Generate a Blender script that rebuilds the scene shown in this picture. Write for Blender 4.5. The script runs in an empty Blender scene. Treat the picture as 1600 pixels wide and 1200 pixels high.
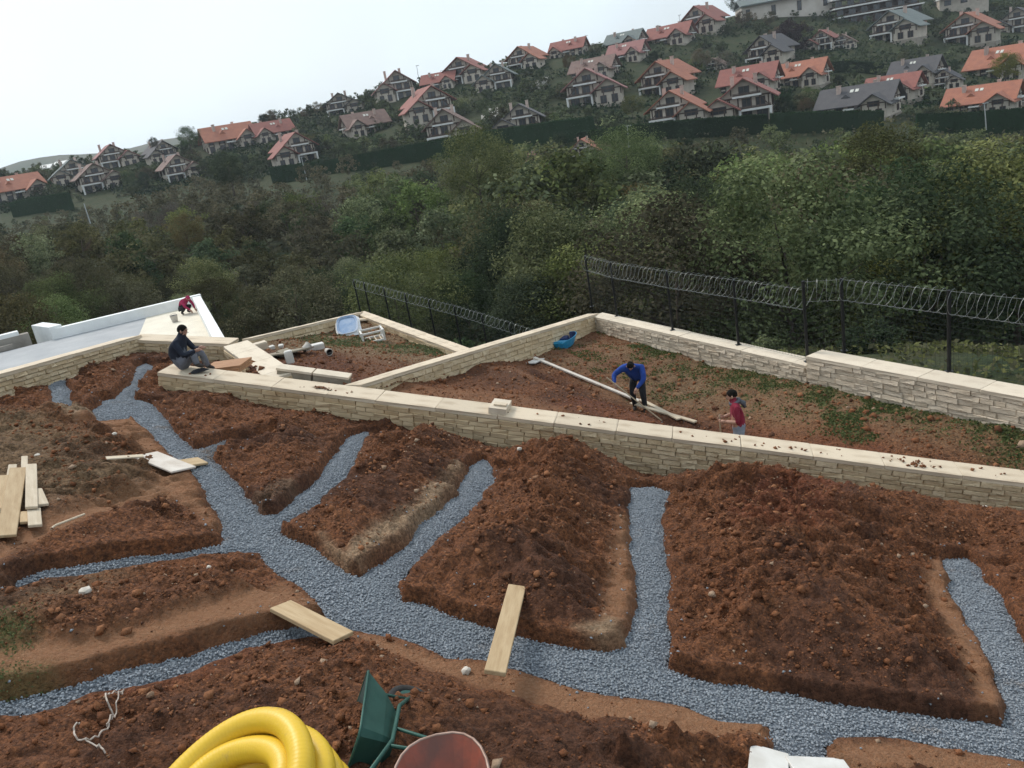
import bpy, bmesh, math, random
import numpy as np
from mathutils import Vector, Matrix, Euler
random.seed(7); np.random.seed(7)
SC = bpy.context.scene
COL = SC.collection

# ------------------------------------------------------------------ camera
CAM_Z = 8.0
F_PX, PITCH, ROLL = 1300.0, math.radians(17.76), math.radians(9.8)
cp, sp, cr, sr = math.cos(PITCH), math.sin(PITCH), math.cos(ROLL), math.sin(ROLL)
_F = Vector((0, cp, -sp)); _D = Vector((0, -sp, -cp)); _R = Vector((1, 0, 0))
_X = cr*_R + sr*_D; _Y = sr*_R - cr*_D
cam_d = bpy.data.cameras.new('camera'); cam = bpy.data.objects.new('camera', cam_d); COL.objects.link(cam)
cam_d.sensor_width = 36; cam_d.lens = F_PX/1600*36; cam_d.clip_start = 0.1; cam_d.clip_end = 9000
m3 = Matrix((_X, _Y, -_F)).transposed()
cam.matrix_world = Matrix.Translation((0, 0, CAM_Z)) @ m3.to_4x4()
SC.camera = cam

# ------------------------------------------------------------------ sky, sun, exposure (overcast day)
SUN_EL, SUN_AZ = math.radians(48), math.radians(-38)      # azimuth measured from +Y towards +X
wd = bpy.data.worlds.new('World'); SC.world = wd; wd.use_nodes = True
nt = wd.node_tree; nt.nodes.clear()
out = nt.nodes.new('ShaderNodeOutputWorld'); bg = nt.nodes.new('ShaderNodeBackground')
sky = nt.nodes.new('ShaderNodeTexSky'); sky.sky_type = 'NISHITA'; sky.sun_disc = False
sky.sun_elevation = SUN_EL; sky.sun_rotation = SUN_AZ
sky.air_density = 1.0; sky.dust_density = 4.0; sky.ozone_density = 1.0; sky.altitude = 100
hsv = nt.nodes.new('ShaderNodeHueSaturation'); hsv.inputs['Saturation'].default_value = 0.6
# an even layer of cloud, a little uneven, over the clear sky
tc = nt.nodes.new('ShaderNodeTexCoord'); nz = nt.nodes.new('ShaderNodeTexNoise')
nz.inputs['Scale'].default_value = 2.6; nz.inputs['Detail'].default_value = 5; nz.inputs['Roughness'].default_value = 0.5
rmp = nt.nodes.new('ShaderNodeMapRange'); rmp.inputs[1].default_value = 0.3; rmp.inputs[2].default_value = 0.7
rmp.inputs[3].default_value = 0.45; rmp.inputs[4].default_value = 0.95
mix = nt.nodes.new('ShaderNodeMix'); mix.data_type = 'RGBA'
mix.inputs['B'].default_value = (7.2, 8.35, 9.2, 1)
nt.links.new(tc.outputs['Generated'], nz.inputs['Vector'])
nt.links.new(nz.outputs['Fac'], rmp.inputs[0]); nt.links.new(rmp.outputs[0], mix.inputs['Factor'])
nt.links.new(sky.outputs[0], hsv.inputs['Color']); nt.links.new(hsv.outputs[0], mix.inputs['A'])
nt.links.new(mix.outputs['Result'], bg.inputs['Color']); bg.inputs['Strength'].default_value = 0.09
nt.links.new(bg.outputs[0], out.inputs[0])
sun_d = bpy.data.lights.new('sun', 'SUN'); sun_d.energy = 1.5; sun_d.angle = math.radians(14); sun_d.color = (1, 0.95, 0.88)
sun = bpy.data.objects.new('sun', sun_d); COL.objects.link(sun)
sdir = Vector((math.sin(SUN_AZ)*math.cos(SUN_EL), math.cos(SUN_AZ)*math.cos(SUN_EL), math.sin(SUN_EL)))
sun.rotation_euler = (-sdir).to_track_quat('-Z', 'Y').to_euler(); sun.location = sdir*60
SC.view_settings.view_transform = 'Standard'; SC.view_settings.look = 'None'
SC.view_settings.exposure = 0.6; SC.view_settings.gamma = 1.0; SC.view_settings.use_curve_mapping = False
SC.render.engine = 'CYCLES'
SC.cycles.max_bounces = 6; SC.cycles.diffuse_bounces = 3; SC.cycles.transparent_max_bounces = 12
SC.cycles.volume_bounces = 0; SC.cycles.use_adaptive_sampling = True; SC.cycles.adaptive_threshold = 0.02
try:
    SC.cycles.use_denoising = True
except Exception:
    pass

# ------------------------------------------------------------------ survey helpers: directions measured in the photo give points of the site
def ray(x, y):
    dx, dy = x-800.0, y-600.0
    u = (dx*cr - dy*sr)/F_PX; v = (dx*sr + dy*cr)/F_PX
    return Vector((u, cp - v*sp, -(sp + v*cp)))
def P(x, y, Z):                                   # at depth Z
    r = ray(x, y)*Z; return Vector((r.x, r.y, CAM_Z + r.z))
def PH(x, y, z):                                  # on the level z
    r = ray(x, y); t = (z-CAM_Z)/r.z; return Vector((r.x*t, r.y*t, z))
GA, GB, GC = 4.445, 0.28, 0.11                    # the garden falls to the right and away
def gz(x, y): return CAM_Z - (GA + GB*x + GC*y)
def PG(x, y, lift=0.0):                           # on the garden slope
    r = ray(x, y); t = (GA-lift)/(-r.z - GB*r.x - GC*r.y)
    return Vector((r.x*t, r.y*t, CAM_Z + r.z*t))

# ------------------------------------------------------------------ objects
def tag(o, label=None, cat=None, group=None, kind=None):
    if label: o['label'] = label
    if cat: o['category'] = cat
    if group: o['group'] = group
    if kind: o['kind'] = kind
    return o
def link(o, parent=None):
    COL.objects.link(o)
    if parent is not None: o.parent = parent
    return o
def empty(name, loc=(0, 0, 0), rz=0.0, label=None, cat=None, group=None):
    o = bpy.data.objects.new(name, None); o.empty_display_size = 0.2
    o.location = loc; o.rotation_euler = (0, 0, rz); link(o)
    return tag(o, label, cat, group, 'thing' if label else None)
def smooth(me, on=True):
    me.polygons.foreach_set('use_smooth', [on]*len(me.polygons)); return me
def mobj(name, verts, faces, mat, parent=None, sm=False):
    me = bpy.data.meshes.new(name)
    me.from_pydata([tuple(v) for v in verts], [], faces)
    if mat: me.materials.append(mat)
    if sm: smooth(me)
    me.update()
    return link(bpy.data.objects.new(name, me), parent)
def np_mesh(name, V, Fq, mat=None, sm=False):
    """V (n,3); Fq (m,k) all k-gons."""
    me = bpy.data.meshes.new(name)
    V = np.asarray(V, np.float32); Fq = np.asarray(Fq, np.int32); k = Fq.shape[1]
    me.vertices.add(len(V)); me.vertices.foreach_set('co', V.ravel())
    me.loops.add(Fq.size); me.loops.foreach_set('vertex_index', Fq.ravel())
    me.polygons.add(len(Fq)); me.polygons.foreach_set('loop_start', np.arange(0, Fq.size, k, dtype=np.int32))
    me.polygons.foreach_set('loop_total', np.full(len(Fq), k, np.int32))
    if sm: me.polygons.foreach_set('use_smooth', np.ones(len(Fq), bool))
    if mat: me.materials.append(mat)
    me.update(calc_edges=True); me.validate()
    return me
def add_attr(me, name, arr):
    a = me.attributes.new(name, 'FLOAT', 'POINT'); a.data.foreach_set('value', np.asarray(arr, np.float32))
class MB:
    """collects simple solids into one mesh"""
    def __init__(s): s.v = []; s.f = []
    def add(s, V, Fc):
        n = len(s.v); s.v += [Vector(p) for p in V]; s.f += [tuple(i+n for i in f) for f in Fc]; return s
    def box(s, c, size, M=None):
        x, y, z = size[0]/2, size[1]/2, size[2]/2; c = Vector(c)
        V = [Vector((i*x, j*y, k*z)) for k in (-1, 1) for j in (-1, 1) for i in (-1, 1)]
        if M is not None: V = [M @ p for p in V]
        return s.add([c+p for p in V], [(0, 2, 3, 1), (4, 5, 7, 6), (0, 1, 5, 4), (2, 6, 7, 3), (0, 4, 6, 2), (1, 3, 7, 5)])
    def bar(s, a, b, w, h=None, up=(0, 0, 1)):
        a, b = Vector(a), Vector(b); d = b-a; L = d.length; h = h or w
        if L < 1e-6: return s
        d.normalize(); upv = Vector(up)
        if abs(d.dot(upv)) > .98: upv = Vector((1, 0, 0))
        sx = d.cross(upv).normalized(); sz = sx.cross(d)
        return s.box((a+b)/2, (L, w, h), Matrix((d, -sx, sz)).transposed())
    def tube(s, pts, r, n=8, cap=True, closed=False):
        pts = [Vector(p) for p in pts]; m = len(pts); base = len(s.v)
        rr = r if isinstance(r, (list, tuple)) else [r]*m
        N = None
        for i, p in enumerate(pts):
            a = pts[i-1] if (i > 0 or closed) else p; b = pts[(i+1) % m] if (i < m-1 or closed) else p
            t = (b-a).normalized()
            if N is None:
                N = t.orthogonal().normalized()
            else:
                N = (N - t*N.dot(t))
                N = N.normalized() if N.length > 1e-6 else t.orthogonal().normalized()
            B = t.cross(N)
            for k in range(n):
                an = 2*math.pi*k/n
                s.v.append(p + (N*math.cos(an)+B*math.sin(an))*rr[i])
        for i in range(m if closed else m-1):
            j = (i+1) % m
            for k in range(n):
                l = (k+1) % n
                s.f.append((base+i*n+k, base+i*n+l, base+j*n+l, base+j*n+k))
        if cap and not closed:
            s.f.append(tuple(base+k for k in reversed(range(n)))); s.f.append(tuple(base+(m-1)*n+k for k in range(n)))
        return s
    def build(s, name, mat, parent=None, sm=False):
        return mobj(name, s.v, s.f, mat, parent, sm)
    def mesh(s, name, mat, sm=False):
        me = bpy.data.meshes.new(name); me.from_pydata([tuple(v) for v in s.v], [], s.f)
        if mat: me.materials.append(mat)
        if sm: smooth(me)
        return me

# ------------------------------------------------------------------ noise
def vnoise(x, y, seed=0):
    rs = np.random.RandomState(seed); T = rs.rand(256, 256).astype(np.float32)
    xi = np.floor(x).astype(int); yi = np.floor(y).astype(int); fx = x-xi; fy = y-yi
    fx = fx*fx*(3-2*fx); fy = fy*fy*(3-2*fy)
    a = T[xi & 255, yi & 255]; b = T[(xi+1) & 255, yi & 255]; c = T[xi & 255, (yi+1) & 255]; d = T[(xi+1) & 255, (yi+1) & 255]
    return (a*(1-fx)+b*fx)*(1-fy)+(c*(1-fx)+d*fx)*fy
def fbm(x, y, sc, oct=4, seed=0, gain=0.5):
    s = 0; a = 1; t = 0
    for o in range(oct):
        s = s + a*vnoise(x*sc+17.3*o, y*sc-9.1*o, seed+o); t += a; a *= gain; sc *= 2.03
    return s/t
def sstep(a, b, x):
    t = np.clip((x-a)/(b-a), 0, 1); return t*t*(3-2*t)
def poly_sd(X, Y, poly):
    """signed distance to a polygon (negative inside)"""
    poly = np.asarray(poly, float)[:, :2]; n = len(poly)
    d2 = np.full(X.shape, 1e18); ins = np.zeros(X.shape, bool)
    for i in range(n):
        ax, ay = poly[i]; bx, by = poly[(i+1) % n]; ex, ey = bx-ax, by-ay
        wx, wy = X-ax, Y-ay
        t = np.clip((wx*ex+wy*ey)/(ex*ex+ey*ey+1e-12), 0, 1)
        d2 = np.minimum(d2, (wx-ex*t)**2+(wy-ey*t)**2)
        c = ((ay <= Y) & (by > Y)) | ((by <= Y) & (ay > Y))
        xc = ax+(Y-ay)*(bx-ax)/((by-ay) if abs(by-ay) > 1e-12 else 1e-12)
        ins ^= c & (X < xc)
    d = np.sqrt(d2); return np.where(ins, -d, d)
def rbf(pts, eps=0.0):
    """smooth surface through scattered points (x, y, z)"""
    A = np.asarray(pts, float); n = len(A); xy = A[:, :2]
    K = np.sqrt(((xy[:, None]-xy[None])**2).sum(-1)+eps)
    Q = np.c_[np.ones(n), xy]; M = np.zeros((n+3, n+3)); M[:n, :n] = K; M[:n, n:] = Q; M[n:, :n] = Q.T
    w = np.linalg.solve(M+np.eye(n+3)*1e-9, np.r_[A[:, 2], 0, 0, 0])
    def f(X, Y):
        X = np.asarray(X, float); Y = np.asarray(Y, float); s = w[n]+w[n+1]*X+w[n+2]*Y
        for i in range(n): s = s+w[i]*np.sqrt((X-xy[i, 0])**2+(Y-xy[i, 1])**2+eps)
        return s
    return f

# ------------------------------------------------------------------ materials
def new_mat(name):
    m = bpy.data.materials.new(name); m.use_nodes = True; nt = m.node_tree
    b = nt.nodes['Principled BSDF']; return m, nt, b
def nd(nt, t, **kw):
    n = nt.nodes.new(t)
    for k, v in kw.items():
        if k in n.inputs: n.inputs[k].default_value = v
        else: setattr(n, k, v)
    return n
def c4(c): return (c[0], c[1], c[2], 1.0)
def mixc(nt, fac, a, b):
    m = nt.nodes.new('ShaderNodeMix'); m.data_type = 'RGBA'
    for s, v in (('Factor', fac), ('A', a), ('B', b)):
        if hasattr(v, 'is_linked') or isinstance(v, bpy.types.NodeSocket): nt.links.new(v, m.inputs[s])
        else: m.inputs[s].default_value = v if s == 'Factor' else c4(v)
    return m.outputs['Result']
def noise_fac(nt, scale, lo=0.35, hi=0.65, detail=4, rough=0.55, coord='Object', dist=0.0, stretch=None):
    t = nt.nodes.new('ShaderNodeTexCoord'); n = nd(nt, 'ShaderNodeTexNoise', Scale=scale, Detail=detail, Roughness=rough, Distortion=dist)
    if stretch:
        mp = nt.nodes.new('ShaderNodeMapping'); mp.inputs['Scale'].default_value = stretch
        nt.links.new(t.outputs[coord], mp.inputs[0]); nt.links.new(mp.outputs[0], n.inputs['Vector'])
    else: nt.links.new(t.outputs[coord], n.inputs['Vector'])
    r = nt.nodes.new('ShaderNodeMapRange'); r.inputs[1].default_value = lo; r.inputs[2].default_value = hi
    nt.links.new(n.outputs['Fac'], r.inputs[0]); return r.outputs[0]
def bump(nt, b, fac, strength=0.4, dist=0.02):
    n = nd(nt, 'ShaderNodeBump', Strength=strength, Distance=dist)
    nt.links.new(fac, n.inputs['Height']); nt.links.new(n.outputs[0], b.inputs['Normal'])
def mat_simple(name, a, b=None, scale=6, rough=0.8, bmp=0.3, bdist=0.01, metal=0.0, coord='Object', lo=.35, hi=.65, stretch=None, rand=0.0, spec=0.3):
    m, nt, bs = new_mat(name)
    bs.inputs['Roughness'].default_value = rough; bs.inputs['Metallic'].default_value = metal
    bs.inputs['Specular IOR Level'].default_value = spec
    f = noise_fac(nt, scale, lo, hi, coord=coord, stretch=stretch)
    colr = mixc(nt, f, a, b or tuple(x*.75 for x in a))
    if rand:
        oi = nt.nodes.new('ShaderNodeObjectInfo'); h = nt.nodes.new('ShaderNodeHueSaturation')
        r = nt.nodes.new('ShaderNodeMapRange'); r.inputs[3].default_value = 1-rand; r.inputs[4].default_value = 1+rand
        nt.links.new(oi.outputs['Random'], r.inputs[0]); nt.links.new(r.outputs[0], h.inputs['Value']); nt.links.new(colr, h.inputs['Color'])
        colr = h.outputs[0]
    nt.links.new(colr, bs.inputs['Base Color'])
    if bmp: bump(nt, bs, noise_fac(nt, scale*4, .2, .8, coord=coord, stretch=stretch), bmp, bdist)
    return m
def attr(nt, name):
    a = nt.nodes.new('ShaderNodeAttribute'); a.attribute_name = name; return a.outputs['Fac']
# ================================================================== TERRAIN
_yh = ([0, 200, 430, 560, 700, 900, 1000, 1200, 1400, 1600], [335, 312, 285, 268, 240, 217, 212, 200, 196, 205])
_zh = ([0, 430, 700, 1000, 1300, 1600], [235, 215, 190, 180, 172, 165])
_ys = ([0, 200, 330, 500, 700, 900, 1100, 1200, 1400, 1600], [284, 250, 222, 170, 124, 80, 42, 18, -25, -60])
def yh(x): return float(np.interp(x, *_yh))
def zh(x): return float(np.interp(x, *_zh))
def ysk(x): return float(np.interp(x, *_ys))
def zhill(x, y): return zh(x)+0.8*max(0.0, yh(x)-y)
TP = []
for x in range(-300, 2000, 150):
    xc = min(1600, max(0, x)); off = -0.1725*(x-xc); ex = max(0, x-1600)*.1
    for t in (0, .2, .45, .7, 1.0):
        y = yh(xc)*(1-t)+ysk(xc)*t
        TP.append(tuple(P(x, y+off+ex, zhill(xc, y))))
    y = ysk(xc); TP.append(tuple(P(x, y+off+10, zhill(xc, y)+90)))
for (x, y, Z, h) in [(1300, 430, 40, 6), (1300, 300, 75, 8), (1300, 215, 140, 8), (1590, 330, 60, 8), (1590, 230, 120, 8), (1000, 420, 45, 7), (1000, 300, 80, 8),
                     (1000, 235, 140, 7), (800, 430, 46, 7), (800, 300, 85, 8), (800, 255, 130, 7), (500, 400, 55, 6), (500, 320, 100, 5), (500, 290, 160, 3),
                     (200, 440, 50, 6), (200, 380, 80, 5), (200, 330, 150, 4), (0, 440, 50, 6), (0, 370, 90, 5), (0, 345, 170, 3)]:
    p = P(x, y, Z); TP.append((p.x, p.y, p.z-h))
for (x, y, d) in [(20, 10, 9.5), (14, 17.5, 8.2), (11.5, 18, 7.6), (10.5, 22, 8.1), (8, 27, 9.2), (4.5, 31, 9.8), (-2, 35, 10.5), (-8, 38, 10), (-14, 41, 9.5), (-22, 38, 8.6), (-30, 26, 7.4),
                  (-16, 20, 6), (-14, 28, 7.4), (-12, 5, 4.2), (0, 4, 6.3), (12, 4, 9.6), (-8, 13, 6.0), (2, 12, 8.0), (8, 11, 9.6), (3, 22, 8.8), (-4, 25, 7.8), (5, 17, 8.8), (-9, 24, 6.8),
                  (0, -30, 2), (40, -20, 14), (-40, -20, 0), (-60, 20, 4)]:
    TP.append((x, y, CAM_Z-d))
for a in range(0, 360, 20):
    x, y = 1300*math.sin(math.radians(a)), 1300*math.cos(math.radians(a)); TP.append((x, y, -14 if y > 0 else -6))
terrain = rbf(TP, eps=4.0)
_tx = np.arange(-300, 301, 3.0); _ty = np.arange(0, 431, 3.0); _TT = terrain(*np.meshgrid(_tx, _ty, indexing='ij'))
def tz(x, y):                                     # height of the rough ground, looked up on a grid
    if not (-299 < x < 299 and 1 < y < 426): return float(terrain(x, y))
    u, v = (x+300)/3, y/3; i, j = int(u), int(v); u -= i; v -= j
    return float((_TT[i, j]*(1-u)+_TT[i+1, j]*u)*(1-v)+(_TT[i, j+1]*(1-u)+_TT[i+1, j+1]*u)*v)
# rough ground from the wall to beyond the ridge, finer close by
gx = np.r_[-1500, np.arange(-1300, -360, 60), np.arange(-360, -60, 8), np.arange(-60, 60, 2.0), np.arange(60, 420, 8), np.arange(420, 1300, 60), 1300, 1500]
gy = np.r_[np.arange(-900, -60, 70), np.arange(-60, 10, 5), np.arange(10, 70, 2.0), np.arange(70, 460, 6), np.arange(460, 1300, 50), 1300, 1600]
GX, GY = np.meshgrid(gx, gy, indexing='ij')
GXc, GYc = np.clip(GX, -1250, 1250), np.clip(GY, -900, 1250)
GZ = terrain(GXc, GYc)+(fbm(GX, GY, .12, 3, 5)-.5)*.7*np.clip((np.hypot(GX, GY)-25)/20, 0, 1)
def grid_faces(nx, ny):
    i, j = np.meshgrid(np.arange(nx-1), np.arange(ny-1), indexing='ij'); a = (i*ny+j).ravel()
    return np.c_[a, a+ny, a+ny+1, a+1]
m, nt, b = new_mat('rough_grass_ground'); b.inputs['Roughness'].default_value = 0.95; b.inputs['Specular IOR Level'].default_value = 0.15
f1 = noise_fac(nt, .35, .38, .62); f2 = noise_fac(nt, 3.0, .3, .7)
c = mixc(nt, f1, (.034, .050, .020), (.070, .066, .032)); c = mixc(nt, f2, c, (.026, .036, .016)); nt.links.new(c, b.inputs['Base Color'])
bump(nt, b, noise_fac(nt, 9, .2, .8), .6, .15); M_rough = m
me = np_mesh('terrain', np.c_[GX.ravel(), GY.ravel(), GZ.ravel()], grid_faces(len(gx), len(gy)), M_rough, True)
tag(link(bpy.data.objects.new('terrain', me)), kind='structure')

# far hills on the left horizon
hx = np.linspace(-1480, 1480, 110); HV = []
for i, x_ in enumerate(hx):
    x = x_*2.35
    top = 92+24*math.exp(-((x+1500)/520)**2)+14*math.exp(-((x+700)/420)**2)+14*math.sin(x*.004)+9*math.sin(x*.013+1)
    base = 1270+60*math.sin(x*.0011); top *= .42; x = x_
    HV += [(x, base-300, -20), (x, base-150, top*.5), (x, base, top), (x, base+150, top*.5), (x, base+280, -20)]
M_hill = mat_simple('hill_heath', (.05, .065, .04), (.09, .085, .06), .01, .95, 0)
hv = np.array(HV); hv[:, 2] += (fbm(hv[:, 0], hv[:, 1], .012, 4, 3)-.5)*12
me = np_mesh('hills', hv, grid_faces(len(hx), 5), M_hill, True); tag(link(bpy.data.objects.new('hills', me)), kind='structure')

# ================================================================== SITE LAYOUT
wA, wB = P(258, 575, 17.2), P(1600, 745, 14.3)
wB2 = wB+(wB-wA)*0.2
L1, L0, L2, L3 = P(205, 526, 21), P(0, 582, 16), P(365, 533, 20.5), P(442, 592, 16.75)
L0e = L0+(L0-L1)*1.2
bC, bS, bE = PH(927, 490, CAM_Z-6.7), PH(1271, 567, CAM_Z-6.7), PH(1600, 612, CAM_Z-6.45)
bE2 = bE+(bE-bS)*.8; bE2.z = bE.z
wT = wA.lerp(wB, 0.245)
mK, mJ, mL = PH(562, 488, CAM_Z-5.9), P(728, 548, 22.6), P(386, 529, 22.0)

# soil colours ---------------------------------------------------------
m, nt, b = new_mat('dug_soil'); b.inputs['Roughness'].default_value = 0.92; b.inputs['Specular IOR Level'].default_value = 0.2
n1 = noise_fac(nt, .55, .35, .65, 5, .6); n2 = noise_fac(nt, 5, .3, .7, 6, .65); n3 = noise_fac(nt, 26, .35, .65, 4, .6)
dark = mixc(nt, n1, (.215, .078, .030), (.115, .048, .024)); dark = mixc(nt, n2, dark, (.240, .098, .042)); dark = mixc(nt, n3, dark, (.092, .040, .022))
tan = mixc(nt, n2, (.30, .143, .070), (.22, .10, .05)); tan = mixc(nt, n3, tan, (.33, .175, .095))
pale = mixc(nt, n3, (.36, .26, .165), (.23, .145, .085))
colr = mixc(nt, attr(nt, 'packed'), dark, tan); colr = mixc(nt, attr(nt, 'pale'), colr, pale)
# old, weathered soil: greyer
colr = mixc(nt, attr(nt, 'weathered'), colr, mixc(nt, n2, (.14, .092, .05), (.21, .145, .082)))
grs = mixc(nt, n3, (.045, .085, .022), (.09, .13, .04)); colr = mixc(nt, attr(nt, 'grass'), colr, grs)
colr = mixc(nt, attr(nt, 'dark_soil'), colr, mixc(nt, n2, (.085, .037, .021), (.055, .026, .017)))  # mask blends in a darker brown
red = mixc(nt, n2, (.19, .06, .03), (.13, .045, .025)); colr = mixc(nt, attr(nt, 'red'), colr, red)
# crumbs: each a little lighter or darker than its neighbour, sizes mixed
def crumbs(scale):
    t_ = nt.nodes.new('ShaderNodeTexCoord'); dn = nd(nt, 'ShaderNodeTexNoise', Scale=scale*.6, Detail=2); vm = nt.nodes.new('ShaderNodeVectorMath'); vm.operation = 'MULTIPLY_ADD'
    vm.inputs[1].default_value = (.03, .03, .03); nt.links.new(t_.outputs['Object'], dn.inputs['Vector']); nt.links.new(dn.outputs['Color'], vm.inputs[0]); nt.links.new(t_.outputs['Object'], vm.inputs[2])
    v_ = nd(nt, 'ShaderNodeTexVoronoi', Scale=scale); nt.links.new(vm.outputs[0], v_.inputs['Vector']); sp_ = nt.nodes.new('ShaderNodeSeparateColor'); nt.links.new(v_.outputs['Color'], sp_.inputs[0]); return v_.outputs['Distance'], sp_.outputs[0]
d1_, t1_ = crumbs(16); d2_, t2_ = crumbs(38)
sm_ = nt.nodes.new('ShaderNodeMath'); sm_.operation = 'MULTIPLY_ADD'; sm_.inputs[1].default_value = .45; sm2 = nt.nodes.new('ShaderNodeMath'); sm2.operation = 'MULTIPLY'; sm2.inputs[1].default_value = .55
nt.links.new(t2_, sm2.inputs[0]); nt.links.new(t1_, sm_.inputs[0]); nt.links.new(sm2.outputs[0], sm_.inputs[2])
vr = nt.nodes.new('ShaderNodeMapRange'); vr.inputs[3].default_value = .48; vr.inputs[4].default_value = 1.62; nt.links.new(sm_.outputs[0], vr.inputs[0])
pk_ = nt.nodes.new('ShaderNodeMix'); pk_.data_type = 'FLOAT'; nt.links.new(attr(nt, 'packed'), pk_.inputs[0]); nt.links.new(vr.outputs[0], pk_.inputs[2]); pk_.inputs[3].default_value = 1.0
hs_ = nt.nodes.new('ShaderNodeHueSaturation'); nt.links.new(pk_.outputs[0], hs_.inputs['Value']); nt.links.new(colr, hs_.inputs['Color']); nt.links.new(hs_.outputs[0], b.inputs['Base Color'])
bf = nt.nodes.new('ShaderNodeMath'); bf.operation = 'ADD'
cb1 = nt.nodes.new('ShaderNodeMath'); cb1.operation = 'MULTIPLY_ADD'; cb1.inputs[1].default_value = -1.1; nt.links.new(d1_, cb1.inputs[0])
cb2 = nt.nodes.new('ShaderNodeMath'); cb2.operation = 'MULTIPLY_ADD'; cb2.inputs[1].default_value = -.6; nt.links.new(d2_, cb2.inputs[0]); nt.links.new(cb2.outputs[0], cb1.inputs[2]); nt.links.new(bf.outputs[0], cb2.inputs[2])
nt.links.new(noise_fac(nt, 28, .2, .8, 6, .7), bf.inputs[0]); nt.links.new(noise_fac(nt, 60, .2, .8, 3, .6), bf.inputs[1])
bump(nt, b, cb1.outputs[0], .8, .03); M_soil = m

# ================================================================== GARDEN: trenches, mounds
GRAV = [
 [(150,637),(150,660),(185,657),(212,652),(232,675),(257,702),(280,722),(297,735),(320,767),(340,800),(352,830),(354,845),(345,854),(275,867),(212,872),(140,882),(57,897),(20,912),
  (17,920),(67,906),(150,897),(225,882),(312,867),(350,866),(397,867),(409,866),(420,887),(440,900),(469,919),(497,944),(509,959),(520,975),(534,986),(562,984),(578,990),(619,997),(656,1008),(681,1022),(694,1031),
  (753,1034),(794,1049),(860,1063),(900,1073),(1053,1103),(1123,1125),(1184,1129),(1202,1142),(1211,1164),(1205,1215),(1290,1215),(1289,1164),(1307,1149),(1381,1153),(1469,1169),(1534,1182),(1600,1190),(1760,1215),
  (1760,1180),(1640,1080),(1600,1004),(1555,929),(1532,891),(1510,874),(1471,876),(1484,910),(1502,955),(1529,1000),(1555,1060),(1570,1112),(1572,1139),
  (1525,1131),(1412,1112),(1319,1103),(1262,1090),(1187,1075),(1112,1064),(1037,1047),(1039,1037),(1047,944),(1041,887),(1034,824),(1039,790),(1050,771),(1022,762),(1000,764),(986,764),(986,805),(984,855),(991,899),(991,946),
  (981,992),(972,1011),(950,1021),(897,1016),(856,1008),(803,994),(772,983),(725,967),(694,958),(662,946),(625,942),(619,930),(647,880),(694,836),(741,789),(769,755),(773,733),(759,719),(737,730),(725,755),(700,792),
  (662,817),(641,846),(600,883),(562,903),(541,900),(522,881),(487,856),(450,841),(442,831),(450,819),(500,784),(547,737),(566,700),(573,675),(550,681),(534,697),(516,725),(478,769),(437,803),(416,806),(394,787),
  (369,753),(344,734),(336,722),(341,705),(353,687),(322,701),(303,703),(284,690),(262,659),(250,645),(240,632),(220,627),(185,622),(160,627)],
 [(166,634),(196,606),(207,600),(216,606),(204,632)],
 [(75,590),(100,587),(110,612),(108,636),(85,636),(83,612)],
 [(200,612),(212,588),(214,572),(226,567),(237,572),(222,592),(208,612)],
 [(0,1099),(109,1072),(200,1044),(297,1026),(328,1013),(437,982),(475,976),(505,972),(500,992),(478,994),(444,1002),(375,1016),(300,1047),(219,1069),(134,1085),(56,1113),(0,1121),(-120,1146),(-120,1120)]]
PACK = [
 [(0,1040),(120,1030),(250,1000),(400,945),(440,915),(505,950),(500,975),(440,978),(330,1008),(200,1038),(100,1070),(0,1095),(-100,1120),(-100,1060)],
 [(530,990),(600,1000),(690,1035),(800,1052),(900,1076),(1050,1107),(1190,1133),(1205,1170),(1100,1165),(950,1138),(800,1100),(700,1070),(600,1025)],
 [(95,640),(150,662),(212,654),(255,705),(290,740),(262,738),(225,715),(175,682),(120,660)],
 [(-100,930),(0,890),(60,845),(160,805),(230,770),(262,745),(300,742),(348,835),(338,840),(300,800),(230,815),(120,850),(60,875),(10,905),(-100,960)],
 [(935,985),(955,900),(968,820),(985,815),(990,945),(970,1010),(925,1012)],
 [(1450,880),(1471,880),(1500,955),(1550,1060),(1570,1135),(1530,1128),(1490,1020),(1455,940)],
 [(1300,1155),(1480,1175),(1620,1200),(1620,1230),(1290,1230)]]
PALE = [[(500,852),(545,884),(600,838),(660,792),(716,733),(726,742),(695,796),(640,842),(566,897),(540,897)], [(392,786),(418,803),(470,778),(462,768),(425,782)], [(60,640),(110,640),(160,650),(120,660)], [(900,1005),(960,985),(972,1005),(945,1018)]]
WEATH = [[(-150,640),(60,650),(120,680),(190,720),(250,735),(230,770),(150,800),(0,850),(-150,900)], [(-150,900),(0,930),(60,915),(180,900),(60,1000),(0,1020),(-150,1050)]]
GRS = [[(-60,1015),(30,1012),(55,1025),(20,1045),(-60,1055)], [(-60,1088),(40,1080),(70,1078),(30,1092),(-60,1110)]]
REDP = [[(134,1090),(300,1050),(375,1020),(440,1003),(330,1050),(220,1085)], [(1240,770),(1330,790),(1300,870),(1180,880),(1120,840)]]
def gpoly(pl): return [tuple(PG(x, y))[:2] for x, y in pl]
CS = 0.036
ax = np.arange(-12.6, 12.8, CS); ay = np.arange(2.4, 21.6, CS)
X, Y = np.meshgrid(ax, ay, indexing='ij')
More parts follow.
